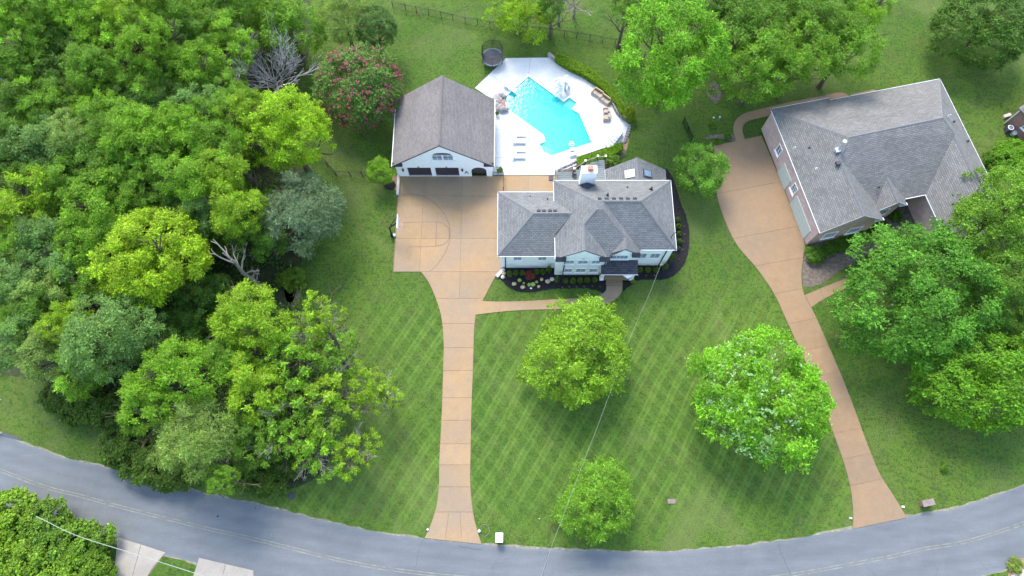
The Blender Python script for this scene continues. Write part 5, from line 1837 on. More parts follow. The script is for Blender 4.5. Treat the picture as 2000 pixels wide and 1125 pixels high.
PR['shrub'] = crown_mesh('foliage', 14, 40, 3600, 0.075, (0.16, 0.28), rough=0.08, zmin=-0.2)
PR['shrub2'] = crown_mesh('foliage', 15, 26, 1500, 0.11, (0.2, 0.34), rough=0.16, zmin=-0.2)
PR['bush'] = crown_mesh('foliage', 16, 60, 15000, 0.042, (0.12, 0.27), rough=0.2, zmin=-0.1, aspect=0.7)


def branches(mb, rng, p, d, L, r, depth, spread=0.6, up=0.25, n=3, seg=3, minr=0.012, kink=0.18):
    q = Vector(p)
    dd_ = Vector(d)
    for s_ in range(seg):
        nd_ = (dd_ + Vector((rng.uniform(-kink, kink), rng.uniform(-kink, kink), rng.uniform(-kink, kink) + up * 0.1))).normalized()
        q2 = q + nd_ * (L / seg)
        r2 = r * (1 - 0.28 * (s_ + 1) / seg)
        mb.tube(q, q2, max(minr, r * (1 - 0.28 * s_ / seg)), max(minr, r2), 4 if r < 0.09 else 6, False)
        if depth > 0 and s_ < seg - 1 and rng.random() < 0.7:
            sd = (nd_ + Vector((rng.uniform(-1, 1), rng.uniform(-1, 1), rng.uniform(-.3, .6))) * spread * 1.2).normalized()
            branches(mb, rng, q2, sd, L * 0.55, r2 * 0.55, depth - 1, spread, up, n, seg, minr, kink)
        q, dd_ = q2, nd_
    if depth > 0:
        for k in range(n):
            sd = (dd_ + Vector((rng.uniform(-1, 1), rng.uniform(-1, 1), rng.uniform(-.4, .7))) * spread + Vector((0, 0, up * 0.3))).normalized()
            branches(mb, rng, q, sd, L * rng.uniform(0.6, 0.85), r * 0.6, depth - 1, spread, up, n, seg, minr, kink)


def trunk_mesh(seed, depth=2):
    rng = random.Random(seed)
    mb = MB()
    mb.path([(0, 0, 0), (0.004, 0.003, 0.12), (-0.004, 0.006, 0.30), (0.003, 0, 0.45)], [0.034, 0.024, 0.020, 0.016], 8)
    for k in range(5):
        a = k * 1.256 + rng.uniform(-.3, .3)
        z = 0.28 + 0.035 * k
        branches(mb, rng, (0, 0, z), (math.cos(a) * .75, math.sin(a) * .75, 0.75), 0.24, 0.011, depth, 0.55, 0.3, 2, 2, 0.0018)
    branches(mb, rng, (0, 0, 0.45), (0, 0, 1), 0.25, 0.013, depth, 0.5, 0.3, 3, 2, 0.0018)
    me = mb.mesh('trunk')
    me.materials.append(M['bark'])
    return me


TR = [trunk_mesh(s_) for s_ in (1, 2, 3)]


LEAFK = 2.05


def tree(px_, py_, rpx, h, col, kind, label, cat='tree', group=None, ry=1.0, name='broadleaf_tree', rzf=0.5, sag=None, ntype='crown', trunk=True):
    """px_,py_ = centre of the crown in the photograph, rpx its half width; h = real height"""
    zc_ = h * 0.62
    for _ in range(3):
        c_ = U(px_, py_, zc_)
        depth_ = (HC - zc_) / (CT - (562.5 - py_) / FPX * ST)
        rad = rpx / FPX * depth_
        rz_ = min(rad * 0.92, h * rzf)
        zc_ = h - rz_
    t = thing(name, label, cat, (c_.x, c_.y, 0), group)
    o = bpy.data.objects.new(ntype, PR[kind])
    COL.objects.link(o)
    o.parent = t
    o.location = (0, 0, zc_)
    o.scale = (rad, rad * ry, rz_)
    o.rotation_euler = (0, 0, R.uniform(0, 6.28) if abs(ry - 1) < 0.05 else 0)
    v = R.uniform(0.93, 1.07) * LEAFK
    o.color = (col[0] * v * 0.98, col[1] * v * 0.98, col[2] * v * 0.66, 1)
    if trunk:
        k = bpy.data.objects.new('trunk', R.choice(TR))
        COL.objects.link(k)
        k.parent = t
        k.scale = (h * 1.0, h * 1.0, h * 0.93)
        k.rotation_euler = (0, 0, R.uniform(0, 6.28))
    return t


LIME, YEL, BRI, GRN, MID, DRK, BLU, PAL, GRY = ((.118, .190, .016), (.160, .240, .016), (.096, .182, .018), (.080, .155, .020), (.064, .128, .020),
                                               (.045, .093, .020), (.082, .146, .052), (.116, .174, .056), (.084, .124, .100))
WG = 'trees of the wood on the left'
ORD = ['first', 'second', 'third', 'fourth', 'fifth', 'sixth', 'seventh', 'eighth', 'ninth', 'tenth', 'eleventh', 'twelfth']
WORD = {LIME: 'lime green', YEL: 'yellow-green', BRI: 'bright green', GRN: 'fresh green', MID: 'mid green', DRK: 'dark green', BLU: 'bluish green', PAL: 'pale green', GRY: 'grey-green'}
SHAPE = {'round1': 'rounded', 'round2': 'domed', 'round3': 'bushy', 'lobed1': 'lobed', 'lobed2': 'clumpy', 'feather1': 'feathery', 'feather2': 'wispy', 'open': 'open-crowned', 'willow': 'drooping', 'dense': 'dense', 'big': 'large', 'big2': 'large'}
rows = {
 'top-edge row': [(18, 8, 42, 16, BRI, 'round3'), (75, 5, 42, 16, GRN, 'feather1'), (140, 10, 46, 16, BRI, 'lobed2'), (205, 5, 38, 15, MID, 'round1'), (262, 15, 44, 17, LIME, 'feather2'), (325, 8, 44, 16, GRN, 'round3'), (385, 15, 45, 16, BRI, 'round2'), (450, 0, 40, 16, GRN, 'lobed1'), (505, 20, 46, 16, BRI, 'feather1'), (565, 55, 56, 15, GRN, 'round3')],
 'second row': [(30, 70, 45, 15, BRI, 'lobed2'), (88, 62, 42, 14, GRN, 'round1'), (145, 75, 42, 13, DRK, 'feather1'), (200, 60, 44, 15, BRI, 'feather2'), (285, 75, 46, 17, BRI, 'feather1'), (345, 70, 40, 14, MID, 'lobed1'), (405, 62, 42, 15, GRN, 'round2'), (452, 90, 44, 15, BRI, 'lobed2')],
 'third row': [(12, 135, 42, 14, GRN, 'round2'), (62, 128, 40, 13, MID, 'lobed2'), (118, 140, 42, 12, DRK, 'round1'), (175, 130, 42, 15, GRN, 'round3'), (232, 125, 38, 12, DRK, 'feather1'), (280, 150, 42, 14, GRN, 'feather2'), (330, 140, 40, 12, MID, 'lobed1'), (375, 128, 42, 14, BRI, 'round3'), (425, 150, 42, 14, GRN, 'lobed2')],
 'fourth row': [(35, 195, 46, 13, MID, 'round3'), (88, 205, 42, 13, GRN, 'feather2'), (140, 190, 40, 12, MID, 'lobed2'), (195, 210, 42, 13, BRI, 'feather1'), (245, 195, 42, 12, DRK, 'round1'), (295, 205, 38, 12, BLU, 'round2'), (345, 195, 38, 12, DRK, 'lobed1'), (395, 205, 42, 13, BLU, 'lobed2'), (455, 200, 40, 14, GRN, 'feather1')],
 'fifth row': [(20, 265, 42, 13, MID, 'lobed1'), (85, 285, 56, 13, BLU, 'round3'), (140, 255, 38, 14, PAL, 'round1'), (205, 245, 44, 14, GRN, 'round2'), (262, 262, 52, 15, BRI, 'round3'), (320, 250, 44, 14, BRI, 'lobed2'), (378, 250, 50, 14, BRI, 'feather1'), (430, 280, 46, 14, GRN, 'feather2'), (480, 215, 36, 14, LIME, 'lobed1')],
 'sixth row': [(18, 330, 42, 12, DRK, 'round2'), (70, 350, 40, 12, MID, 'round1'), (185, 310, 46, 13, MID, 'round3'), (240, 320, 42, 13, GRN, 'lobed2'), (300, 310, 44, 13, GRN, 'round1'), (375, 345, 50, 14, BRI, 'round3'), (435, 335, 42, 14, LIME, 'round2')],
 'seventh row': [(50, 395, 66, 13, LIME, 'feather1'), (130, 365, 40, 12, GRN, 'lobed2'), (205, 400, 66, 13, BRI, 'round2'), (260, 380, 40, 12, GRN, 'feather2'), (320, 375, 38, 11, MID, 'round1'), (350, 430, 40, 10, DRK, 'round3'), (400, 410, 40, 11, BLU, 'lobed1'), (462, 405, 48, 13, LIME, 'round3'), (505, 460, 42, 9, MID, 'lobed2')],
 'eighth row': [(15, 470, 44, 12, GRN, 'feather2'), (85, 468, 48, 12, BLU, 'round3'), (165, 470, 50, 12, BRI, 'round2'), (218, 455, 36, 11, GRN, 'lobed1'), (130, 510, 44, 11, BLU, 'lobed2')],
 'ninth row': [(30, 545, 50, 12, BLU, 'round1'), (98, 565, 46, 11, PAL, 'lobed2'), (185, 545, 46, 11, GRN, 'feather2'), (15, 610, 42, 11, GRN, 'feather1'), (75, 615, 46, 11, MID, 'round3'), (380, 590, 56, 8, DRK, 'lobed2')],
 'lowest row': [(30, 665, 46, 11, BLU, 'lobed2'), (90, 680, 50, 11, PAL, 'round3'), (140, 635, 44, 12, LIME, 'feather1'), (175, 705, 54, 11, GRN, 'feather2'), (330, 660, 50, 8, DRK, 'lobed1')],
}
for rowname, lst in rows.items():
    for i, (x, y, r_, h, c_, k) in enumerate(lst):
        h = min(h, 9.5) if (x > 500 and y < 170) else h
        h = min(h, 11.5) if (x > 380 and y < 170) else h
        tree(x, y, r_ * 1.13, h, c_, k, f'{WORD[c_]} {SHAPE[k]} tree, {ORD[i]} from the left in the {rowname} of the wood', 'tree', WG)
S = [
 (300, 505, 100, 15, YEL, 'big', 'brilliant yellow-green tree standing out in the middle of the wood', 0.95),
 (222, 655, 88, 14, BLU, 'big2', 'broad bluish-green tree at the lower left of the wood above the dark bushes', 0.98),
 (560, 262, 88, 14, (.140, .222, .014), 'big2', 'yellow-green tree on the right edge of the wood below the bare grey tree', 0.8),
 (590, 412, 84, 11, GRY, 'willow', 'grey-green drooping tree leaning over the lawn at the right edge of the wood', 0.95),
 (488, 622, 72, 13, LIME, 'round3', 'lime green tree below the bare broken trunk', 0.9),
 (350, 730, 78, 13, BRI, 'round3', 'bright green tree between the broad bluish tree and the open branches', 0.8),
 (285, 790, 56, 12, BRI, 'lobed2', 'bright green tree overhanging the roadside bushes on its left', 0.9),
 (385, 850, 78, 12, PAL, 'willow', 'pale drooping tree with hanging sprays nearest the road', 0.95),
 (500, 760, 62, 11, LIME, 'lobed2', 'lime green tree left of the bare-tipped branches', 0.95),
 (430, 935, 34, 9, GRN, 'feather1', 'small leafy tree reaching the road edge at the lowest point of the wood', 0.9),
 (500, 860, 50, 8, MID, 'lobed2', 'mid green tree behind the pale drooping tree, on its right', 0.95),
 (440, 700, 50, 10, GRN, 'lobed1', 'small green tree between two brighter trees in the lower wood', 0.95),
]
for x, y, r_, h, c_, k, lb_, ry in S:
    tree(x, y, r_, h, c_, k, lb_, 'tree', None, ry)
fillr = random.Random(31)
cells = []
for gy in range(8):
    for gx in range(9):
        x, y = 40 + gx * 62 + fillr.uniform(-18, 18), 60 + gy * 84 + fillr.uniform(-22, 22)
        if x > 470 and 60 < y < 330 or x > 440 and 430 < y < 600 or y > 600 and x < 130 or x > 560:
            continue
        cells.append((x, y))
for i, (x, y) in enumerate(cells):
    band_ = int((y - 30) // 84)
    same = [c for c in cells if int((c[1] - 30) // 84) == band_]
    tree(x, y, fillr.uniform(34, 44), fillr.uniform(5.5, 8), fillr.choice([MID, GRN, DRK, MID]), fillr.choice(['round1', 'lobed2', 'feather1', 'lobed1']),
         f'young tree half hidden under the wood, {ORD[sorted(same).index((x, y))]} from the left in its {ORD[max(0, band_)]} band', 'tree', 'young trees under the canopy of the wood', name='understorey_tree')
# open trees with bare silver tips at the wood's right edge
def sparse_tree(cx_, cy_, rpx, h, col, label, seed):
    t = tree(cx_, cy_, rpx, h, col, 'open', label, 'tree', 'open trees with bare tips on the edge of the wood', name='sparse_tree')
    rng = random.Random(seed)
    mb = MB()
    base = U(cx_, cy_, h * 0.6)
    rad = rpx / FPX * 80
    for k in range(5):
        a = 6.28 * k / 5 + rng.uniform(-.3, .3)
        z = h * rng.uniform(0.35, 0.75)
        branches(mb, rng, (base.x, base.y, z), (math.cos(a), math.sin(a), rng.uniform(.1, .5)), rad * 0.5, 0.055, 3, 0.55, 0.15, 2, 3, 0.015, 0.2)
    part('bare_branches', mb, 'twigdark', t, kind='stuff')
    return t
sparse_tree(618, 625, 46, 11, LIME, 'open lime tree highest of the bare-tipped ones by the lawn', 1)
sparse_tree(575, 690, 56, 11, BRI, 'open tree left of the silver twigs, mid height', 2)
sparse_tree(650, 690, 44, 10, GRN, 'open tree with silver twigs reaching the lawn above the longest branch', 3)
sparse_tree(650, 780, 62, 10, LIME, 'open tree with the longest branch stretched over the lawn', 4)
sparse_tree(590, 790, 56, 10, GRN, 'open tree in the tangle behind the long branch', 5)
sparse_tree(690, 885, 42, 8, LIME, 'open yellowish tree nearest the driveway at the lower tip', 6)
sparse_tree(615, 870, 52, 9, BRI, 'open tree left of the lowest yellowish one', 7)
sparse_tree(745, 765, 34, 8, LIME, 'spindly leafy tip farthest out over the striped lawn', 8)
sparse_tree(540, 850, 48, 9, GRN, 'open tree just right of the pale drooping tree', 9)

# bare grey tree and broken trunk
rng = random.Random(21)
bt = U(547, 184)
t = thing('bare_tree', 'bare silver-grey tree with fanned twigs among the green crowns', 'dead tree', (bt.x, bt.y, 0))
mb, tw = MB(), MB()
mb.path([(bt.x, bt.y, 0), (bt.x + 0.2, bt.y, 2.0), (bt.x, bt.y + .2, 3.2)], [0.26, 0.2, 0.14], 8)
for k in range(13):
    a = 6.28 * k / 13
    w_ = rng.uniform(.45, .95)
    branches(tw, rng, (bt.x, bt.y, rng.uniform(1.6, 3.0)), (math.cos(a) * w_, math.sin(a) * w_ + .12, 0.6), rng.uniform(2.7, 3.5), 0.07, 4, 0.5, 0.15, 2, 3, 0.017, 0.14)
part('trunk', mb, 'deadwood', t)
part('branches', tw, 'twig', t)
bt = U(515, 568)
t = thing('dead_trunk', 'tall broken dead trunk with short stubs in a gap of the wood', 'dead tree', (bt.x, bt.y, 0))
mb = MB()
mb.path([(bt.x, bt.y, 0), (bt.x - .1, bt.y + .2, 3), (bt.x - .3, bt.y + .1, 6), (bt.x - .2, bt.y + .4, 9), (bt.x - .5, bt.y + .4, 11.5)], [0.3, 0.26, 0.22, 0.16, 0.06], 8)
for z in (2.5, 3.2, 4.5, 5.6, 6.8, 7.6, 9, 9.8):
    a = rng.uniform(0, 6.28)
    branches(mb, rng, (bt.x - .2, bt.y + .2, z), (math.cos(a), math.sin(a), .35), rng.uniform(.9, 2.0), 0.11, 1, 0.6, 0.1, 2, 2, 0.03, 0.3)
part('trunk', mb, 'deadwood', t)

# trees around the houses
T2 = [
 (1305, 100, 104, 16, (.085, .19, .016), 'big', 'tall bright green tree between the pool hedge and the darker grove', 1.12),
 (1455, 50, 66, 13, MID, 'round3', 'mid green tree directly right of the tall bright one, upper left of the grove', 1.0),
 (1395, -5, 46, 12, DRK, 'round1', 'dark tree cut by the top edge beside the tall bright one', 1.0),
 (1480, 135, 78, 12, GRN, 'big2', 'broad green tree in the lower left of the grove, above the curved walk', 0.85),
 (1560, 110, 66, 12, GRN, 'feather1', 'feathery green tree in the middle of the grove above the grey roof', 1.0),
 (1600, 40, 68, 13, MID, 'big', 'mid green tree in the upper right of the grove', 1.0),
 (1655, 90, 58, 12, GRN, 'round3', 'green tree at the right end of the grove', 1.15),
 (1690, 20, 44, 12, BRI, 'feather2', 'bright thin tree at the upper right corner of the grove', 1.0),
 (1510, 10, 50, 12, MID, 'round1', 'mid green tree cut by the top edge in the middle of the grove', 1.0),
 (1015, 28, 62, 7.5, LIME, 'feather1', 'lime green tree standing across the fence beyond the trampoline', 0.85),
 (1225, 15, 34, 10, MID, 'feather2', 'small olive tree at the top edge left of the tall bright tree', 1.0),
 (1918, 55, 92, 9, (.050, .100, .020), 'dense', 'dark dense round tree in the upper right corner', 0.95),
 (1370, 330, 49, 7, (.075, .155, .025), 'round2', 'light green round tree between the two houses', 1.08),
 (742, 334, 27, 4.5, BRI, 'round3', 'small bright tree in a black mulch ring left of the garage', 0.95),
 (1130, 690, 104, 9, (.105, .180, .018), 'big2', 'yellowish tree on the front lawn just below the path', 0.95),
 (1488, 775, 126, 11, (.085, .185, .016), 'big', 'large fresh green tree with pale tips beside the neighbouring driveway', 1.0),
 (1165, 978, 77, 6.5, GRN, 'big2', 'round dark-hearted tree on the front lawn nearest the road', 0.95),
 (1785, 575, 152, 12, (.056, .142, .020), 'big', 'very large tree right of the side path, biggest on the right', 0.9),
 (1948, 428, 104, 12, GRN, 'big2', 'tree overhanging the lower right corner of the grey roof', 0.9),
 (1985, 560, 70, 11, MID, 'round2', 'tree cut by the right edge, middle one of the three large ones', 1.0),
 (1915, 745, 125, 9, (.075, .165, .014), 'dense', 'wide yellowish-green tree, lowest of those at the right edge', 0.8),
 (1985, 650, 60, 8, MID, 'lobed2', 'shaded tree at the right edge above the wide yellowish one', 1.0),
 (670, 35, 52, 9, PAL, 'willow', 'pale soft tree at the top edge above the pink-flowering one', 1.0),
]
for x, y, r_, h, c_, k, lb_, ry in T2:
    tree(x, y, r_, h, c_, k, lb_, 'tree', None, ry, rzf=0.48 if h > 9 else 0.52)
# flowering crape myrtles: crown plus clusters of pink bloom
def flowering(px_, py_, rpx, h, label, nfl, ry, col=(.062, .115, .032)):
    t = tree(px_, py_, rpx, h, col, 'dense', label, 'tree', None, ry, name='flowering_tree')
    cr = [c for c in t.children if c.name.startswith('crown')][0]
    rng = np.random.default_rng(int(px_))
    d = unit(rng.normal(0, 1, (nfl * 3, 3)))
    d = d[(d[:, 2] > -0.2) & (d[:, 1] < 0.75)][:nfl]
    base = d * rng.uniform(0.93, 1.03, (len(d), 1))
    P = np.repeat(base, 7, 0) + rng.normal(0, 0.020, (len(base) * 7, 3))
    me = leaves('blossom', P, np.repeat(d, 7, 0) + np.array([0, 0, .5]), 0.019, rng, 0.8, jit=0.5)
    o = bpy.data.objects.new('blossom', me)
    COL.objects.link(o)
    o.parent = t
    o.location, o.scale, o.rotation_euler = cr.location, cr.scale, cr.rotation_euler
    o.color = (.36, .085, .13, 1)
    return t
flowering(702, 170, 84, 9, 'crape myrtle covered in pink flower clusters left of the garage', 330, 1.05)
flowering(735, 55, 42, 8, 'smaller crape myrtle with a few pink flowers near the top fence', 50, 1.0, (.05, .10, .03))
# pale tips on the large lawn tree
for o in list(bpy.data.objects):
    if o.get('label', '').startswith('large fresh green tree with pale tips'):
        rng_ = np.random.default_rng(3)
        cr = [c for c in o.children if c.name.startswith('crown')][0]
        d = unit(rng_.normal(0, 1, (900, 3)))
        d = d[(d[:, 2] > 0.05) & (rng_.random(900) < 0.25 + 0.5 * (d[:, 1] > 0))]
        P = np.repeat(d * rng_.uniform(.88, 1.0, (len(d), 1)), 5, 0) + rng_.normal(0, .02, (len(d) * 5, 3))
        f = bpy.data.objects.new('pale_leaf_tips', leaves('tips', P, np.repeat(d, 5, 0) + np.array([0, 0, .7]), .022, rng_, .6, jit=.4))
        COL.objects.link(f)
        f.parent = o
        f.location, f.scale, f.rotation_euler = cr.location, cr.scale, cr.rotation_euler
        f.color = (.26, .42, .16, 1)
# bare limbs at the top edge
rng = random.Random(8)
for x, y, lb_, h in ((1090, 45, 'bare-limbed tree with dark leaves at the top edge by the fence', 9), (1120, 35, 'leafless grey limbs standing at the top edge right of the lime tree', 8)):
    q = U(x, y)
    t = thing('bare_tree', lb_, 'dead tree', (q.x, q.y, 0))
    mb = MB()
    mb.path([(q.x, q.y, 0), (q.x + .1, q.y, 2.5)], [0.2, 0.16], 8)
    for k in range(4):
        a = 6.28 * k / 4 + .4
        branches(mb, rng, (q.x, q.y, 2.3), (math.cos(a) * .6, math.sin(a) * .6, .8), 2.4, 0.1, 3, 0.5, 0.2, 2, 3, 0.02, 0.15)
    part('trunk', mb, 'deadwood', t)
tree(1078, 12, 26, 8, DRK, 'feather2', 'small dark tree beside the bare limbs at the top edge')


def bush(x, y, rpx, h, col, kind, label, group=None, name='shrub', ry=1.0, cat='shrub'):
    c_ = U(x, y, h * 0.5)
    rad = rpx / FPX * ((HC - h * .5) / (CT - (562.5 - y) / FPX * ST))
    me = PR[kind]
    o = bpy.data.objects.new(name, me)
    COL.objects.link(o)
    o.location = (c_.x, c_.y, h * 0.42)
    o.scale = (rad, rad * ry, h * 0.58)
    o.rotation_euler = (0, 0, R.uniform(0, 6.28) if ry == 1.0 else 0)
    o.color = (col[0] * 2.15, col[1] * 1.8, col[2] * 1.0, 1)
    return tag(o, label, cat, group)
BX = (.060, .115, .022)
CN = (.060, .115, .040)
BGp = 'clipped round shrubs along the front wall'
for i, x in enumerate((1007, 1020, 1048.5, 1060)):
    bush(x, 533 - (0 if i < 2 else 2), 5.6, 0.9, BX, 'shrub', f'clipped round shrub before the left wing, {ORD[i]} from the left', BGp)
for i, x in enumerate((1105, 1119, 1133, 1147, 1162)):
    bush(x, 549 - i * 0.6, 5.8, 0.95, BX, 'shrub', f'clipped round shrub under the gabled front, {ORD[i]} from the left', BGp)
for i, x in enumerate((1250, 1265.5, 1281.5)):
    bush(x, 527, 5.8, 0.95, BX, 'shrub', f'clipped round shrub right of the entry, {ORD[i]} from the left', BGp)
for i, (x, y) in enumerate(((1324, 429), (1325.5, 441.5), (1327, 456), (1327.5, 471), (1325, 484))):
    bush(x, y, 5.4 if i < 4 else 4, 0.9, (.05, .11, .022), 'shrub', f'round shrub on the right side of the white house, {ORD[i]} from the top', 'round shrubs on the right side of the house')
for x, y, lb_ in ((995, 535, 'conical evergreen at the left wing corner'), (1072, 526, 'conical evergreen at the inner corner of the left wing'), (1088, 546, 'conical evergreen at the left corner of the gabled front'),
                  (1299, 521, 'conical evergreen at the right front corner of the house'), (1313, 503, 'conical evergreen on the right side of the house, nearest the corner')):
    bush(x, y, 5.4, 2.0, CN, 'shrub', lb_, 'conical evergreens at the house corners', 'conical_evergreen', cat='evergreen')
bush(1035, 537, 10, 1.2, (.12, .035, .045), 'shrub2', 'dark red maple in the front bed', None, 'red_maple', cat='maple')
for i, (x, y, r_) in enumerate(((1014.5, 547.5, 3.8), (1023, 553, 2.2), (1033, 556, 3.4), (1041, 555, 4.4), (1048, 551, 2.8))):
    bush(x, y, r_, 0.35, (.27, .38, .24), 'shrub2', f'low pale green plant in the front bed, {ORD[i]} from the left', 'pale green plants in the front bed', 'pale_plant', cat='plant')
bush(1236, 548, 5, 0.7, (.09, .15, .04), 'shrub2', 'loose leafy plant right of the entry steps')
bush(1308, 470, 4, 0.5, (.07, .13, .03), 'shrub2', 'small plant close to the right wall of the white house')
for i, (x, y) in enumerate(((1098, 561), (1112, 560), (1126, 560), (1141, 559.5), (1157, 559), (1172, 560), (1232, 541), (1246, 538), (1262, 538), (1278, 538), (1335, 442), (1337, 458), (1336, 472), (1333, 488), (1326, 507))):
    nm = 'under the gabled front' if i < 6 else ('right of the entry' if i < 10 else 'in the right-hand bed')
    k = i if i < 6 else (i - 6 if i < 10 else i - 10)
    od = 'left' if i < 10 else 'top'
    bush(x, y, 1.9, 0.25, (.13, .10, .09), 'shrub2', f'tiny mauve plant {nm}, {ORD[k]} from the {od}', 'tiny mauve plants in the dark beds', 'bed_plant', cat='plant')
# plants at the terrace
bush(975.5, 332, 6.5, 1.2, (.075, .14, .03), 'shrub2', 'leafy potted plant between garage corner and low fence')
bush(970.5, 222, 4, 1.0, (.05, .10, .03), 'shrub2', 'narrow plant against the garage wall below the rock waterfall')
bush(1196, 313, 15, 1.3, (.07, .15, .03), 'shrub2', 'spiky green shrub between rear deck and lower hedge', ry=0.8)
bush(1229, 222, 13.5, 2.0, (.085, .155, .010), 'dense', 'egg-shaped clipped bush at the right end of the curved hedge', ry=1.2)
bush(1976, 300, 42, 2.0, (.065, .17, .014), 'bush', 'bright bushy shrub below the air conditioner', ry=0.72)
bush(1935, 312, 16, 1.5, (.05, .13, .015), 'bush', 'small shrub at the left end of the bright bushy one')
bush(1846, 914, 7, 1.0, (.07, .16, .02), 'shrub2', 'small lone sapling on the right-hand lawn', name='sapling')
# neighbour's front shrubs
for i, (x, y, r_, h) in enumerate(((1594, 498, 20, 1.2), (1622, 484, 14, 1.1), (1642, 478, 14, 1.1), (1662, 470, 15, 1.2), (1690, 458, 16, 1.1), (1718, 440, 14, 1.0), (1750, 422, 12, .9))):
    bush(x, y, r_, h, (.045, .115, .018), 'bush', f'green shrub along the brick house front, {ORD[i]} from the left', 'shrubs along the brick house front')
for i, (x, y, r_) in enumerate(((1392, 244, 8), (1403, 276, 6), (1422, 266, 8))):
    bush(x, y, r_, .8, (.05, .12, .02), 'shrub2', f'small weedy plant beside the curved walk, {ORD[i]} from the left', 'weedy plants beside the curved walk')
bush(1985, 1104, 16, .7, (.09, .15, .045), 'shrub2', 'grass clump beside the rubble in the bottom right corner', name='grass_clump', cat='plant')
# roadside shrubs
RB = 'dark bushes along the foot of the wood'
for i, (x, y, r_, h) in enumerate(((120, 775, 38, 3.0), (165, 790, 44, 3.2), (215, 800, 40, 3), (240, 870, 44, 3.2), (285, 900, 46, 3.2), (335, 920, 46, 3), (480, 915, 44, 3), (520, 935, 40, 2.6), (560, 900, 36, 2.5), (530, 800, 40, 3.5), (590, 735, 40, 3))):
    bush(x, y, r_, h, (.040, .088, .016), 'bush', f'dark bush at the foot of the wood, {ORD[i]} from the left', RB)
BB = 'large leafy shrubs filling the bottom left corner'
for i, (x, y, r_, h, c_) in enumerate(((20, 1020, 62, 4, (.085, .175, .020)), (95, 1045, 62, 4, (.060, .135, .022)), (160, 1075, 56, 3.6, (.065, .145, .020)), (40, 1100, 66, 4.2, (.080, .165, .020)), (120, 1125, 66, 4, (.075, .160, .020)), (190, 1120, 36, 3, (.065, .145, .020)))):
    bush(x, y, r_, h, c_, 'bush', f'leafy shrub in the bottom left corner, {ORD[i]} from the left' if i < 3 else f'leafy shrub cut by the bottom edge, {ORD[i - 3]} from the left corner', BB)
bush(600, 480, 22, 2.2, MID, 'bush', 'small shrub at the foot of the grey-green drooping tree', name='shrub')
bush(570, 545, 26, 2.5, MID, 'bush', 'shrub above the patch of bare earth')

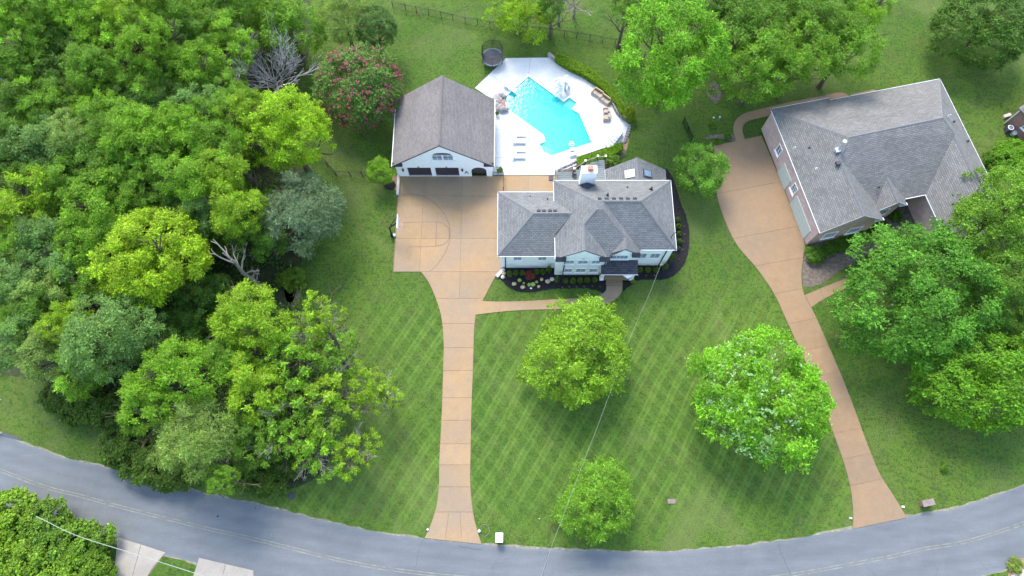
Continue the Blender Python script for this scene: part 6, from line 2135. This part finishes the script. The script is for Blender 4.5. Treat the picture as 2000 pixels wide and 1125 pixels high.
# clipped hedges: leaf skin over a solid body following the outline
def hedge(label, outer_px, inner_px, h, col, seed):
    a, b_ = resample(spline(px2(outer_px, h), 8), 60), resample(spline(px2(inner_px, h), 8), 60)
    rng = np.random.default_rng(seed)
    A_ = np.array([[p.x, p.y] for p in a]); B_ = np.array([[p.x, p.y] for p in b_])
    n = 9000
    ti = rng.uniform(0, 59.99, n); i0 = ti.astype(int); f = (ti - i0)[:, None]
    pa_, pb_ = A_[i0] * (1 - f) + A_[i0 + 1] * f, B_[i0] * (1 - f) + B_[i0 + 1] * f
    s_ = rng.uniform(-0.3, 1.3, n)
    top_ = (s_ >= 0) & (s_ <= 1)
    sc = np.clip(s_, 0, 1)[:, None]
    xy = pa_ * (1 - sc) + pb_ * sc
    z = np.where(top_, h + rng.normal(0, .035, n), rng.uniform(0.05, h, n))
    out = np.where((s_ < 0)[:, None], pa_ - pb_, pb_ - pa_)
    out = out / np.maximum(1e-6, np.linalg.norm(out, axis=1, keepdims=True))
    Nn = np.where(top_[:, None], np.array([[0, 0, 1.0]]), np.hstack([out, np.full((n, 1), .3)]))
    rc_ = rng.random(n) < 0.04
    P = np.hstack([xy, z[:, None]])
    me = leaves('foliage', P, Nn, 0.10, rng, .6, jit=.45)
    t = thing('hedge', label, 'hedge', (a[0].x, a[0].y, 0))
    me.transform(Matrix.Translation((-a[0].x, -a[0].y, 0)))
    o = bpy.data.objects.new('foliage', me); COL.objects.link(o); o.parent = t; o.color = (*col, 1)
    body = MB()
    core = [p.lerp(q, 0.06) for p, q in zip(a, b_)] + [q.lerp(p, 0.06) for p, q in zip(reversed(a), reversed(b_))]
    body.prism(core, 0, h - 0.08)
    part('core', body, 'litter', t)
hedge('long curved clipped hedge behind the stone wall of the pool', [(1086, 104), (1098, 106), (1120, 116), (1145, 129), (1172, 149), (1196, 170), (1212, 192), (1220, 208)], [(1083, 113), (1096, 122), (1115, 133), (1142, 146), (1166, 163), (1186, 182), (1203, 203), (1212, 222)], 0.95, (.15, .27, .010), 1)
hedge('straight clipped hedge below the pool, beside the curved steps', [(1127, 307), (1150, 301), (1175, 294), (1200, 283), (1213, 277)], [(1128, 322), (1150, 318), (1178, 310), (1202, 299), (1217, 288)], 1.0, (.15, .28, .010), 2)

# leaf litter and brambles under the wood
rng = np.random.default_rng(77)
cand = []
for x, y, r_ in [(60, 640, 90), (200, 760, 80), (330, 560, 110), (450, 540, 90), (400, 480, 70), (560, 620, 60), (520, 700, 90), (600, 760, 90), (560, 860, 90), (450, 760, 90), (330, 380, 90), (160, 420, 160), (160, 200, 200), (350, 120, 160), (480, 90, 120), (60, 60, 120), (480, 330, 110), (520, 500, 60), (100, 560, 120), (350, 280, 160)]:
    c_ = U(x, y); s_ = r_ / FPX * 84
    k = int(s_ * s_ * 85)
    cand.append(np.hstack([np.array([c_.x, c_.y]) + rng.normal(0, s_ * .5, (k, 2)), np.abs(rng.normal(0, .5, (k, 1))) + .05]))
P = np.vstack(cand)
blob = np.sin(P[:, 0] * 1.3) * np.sin(P[:, 1] * 1.1 + 1) + rng.normal(0, .3, len(P))
P = P[(blob > -0.1)]
P[:, 2] = P[:, 2] * 2.0 + np.maximum(0, np.sin(P[:, 0] * 1.3) * np.sin(P[:, 1] * 1.1 + 1)) * 2.2 * rng.uniform(.3, 1, len(P))
me = leaves('undergrowth', P, np.tile([0, 0, 1.0], (len(P), 1)), 0.15, rng, .6, jit=.7)
o = bpy.data.objects.new('undergrowth', me); COL.objects.link(o)
o.color = (.085, .165, .035, 1); o['kind'] = 'stuff'; o['label'] = 'low dark undergrowth covering the ground beneath the wood'; o['category'] = 'undergrowth'
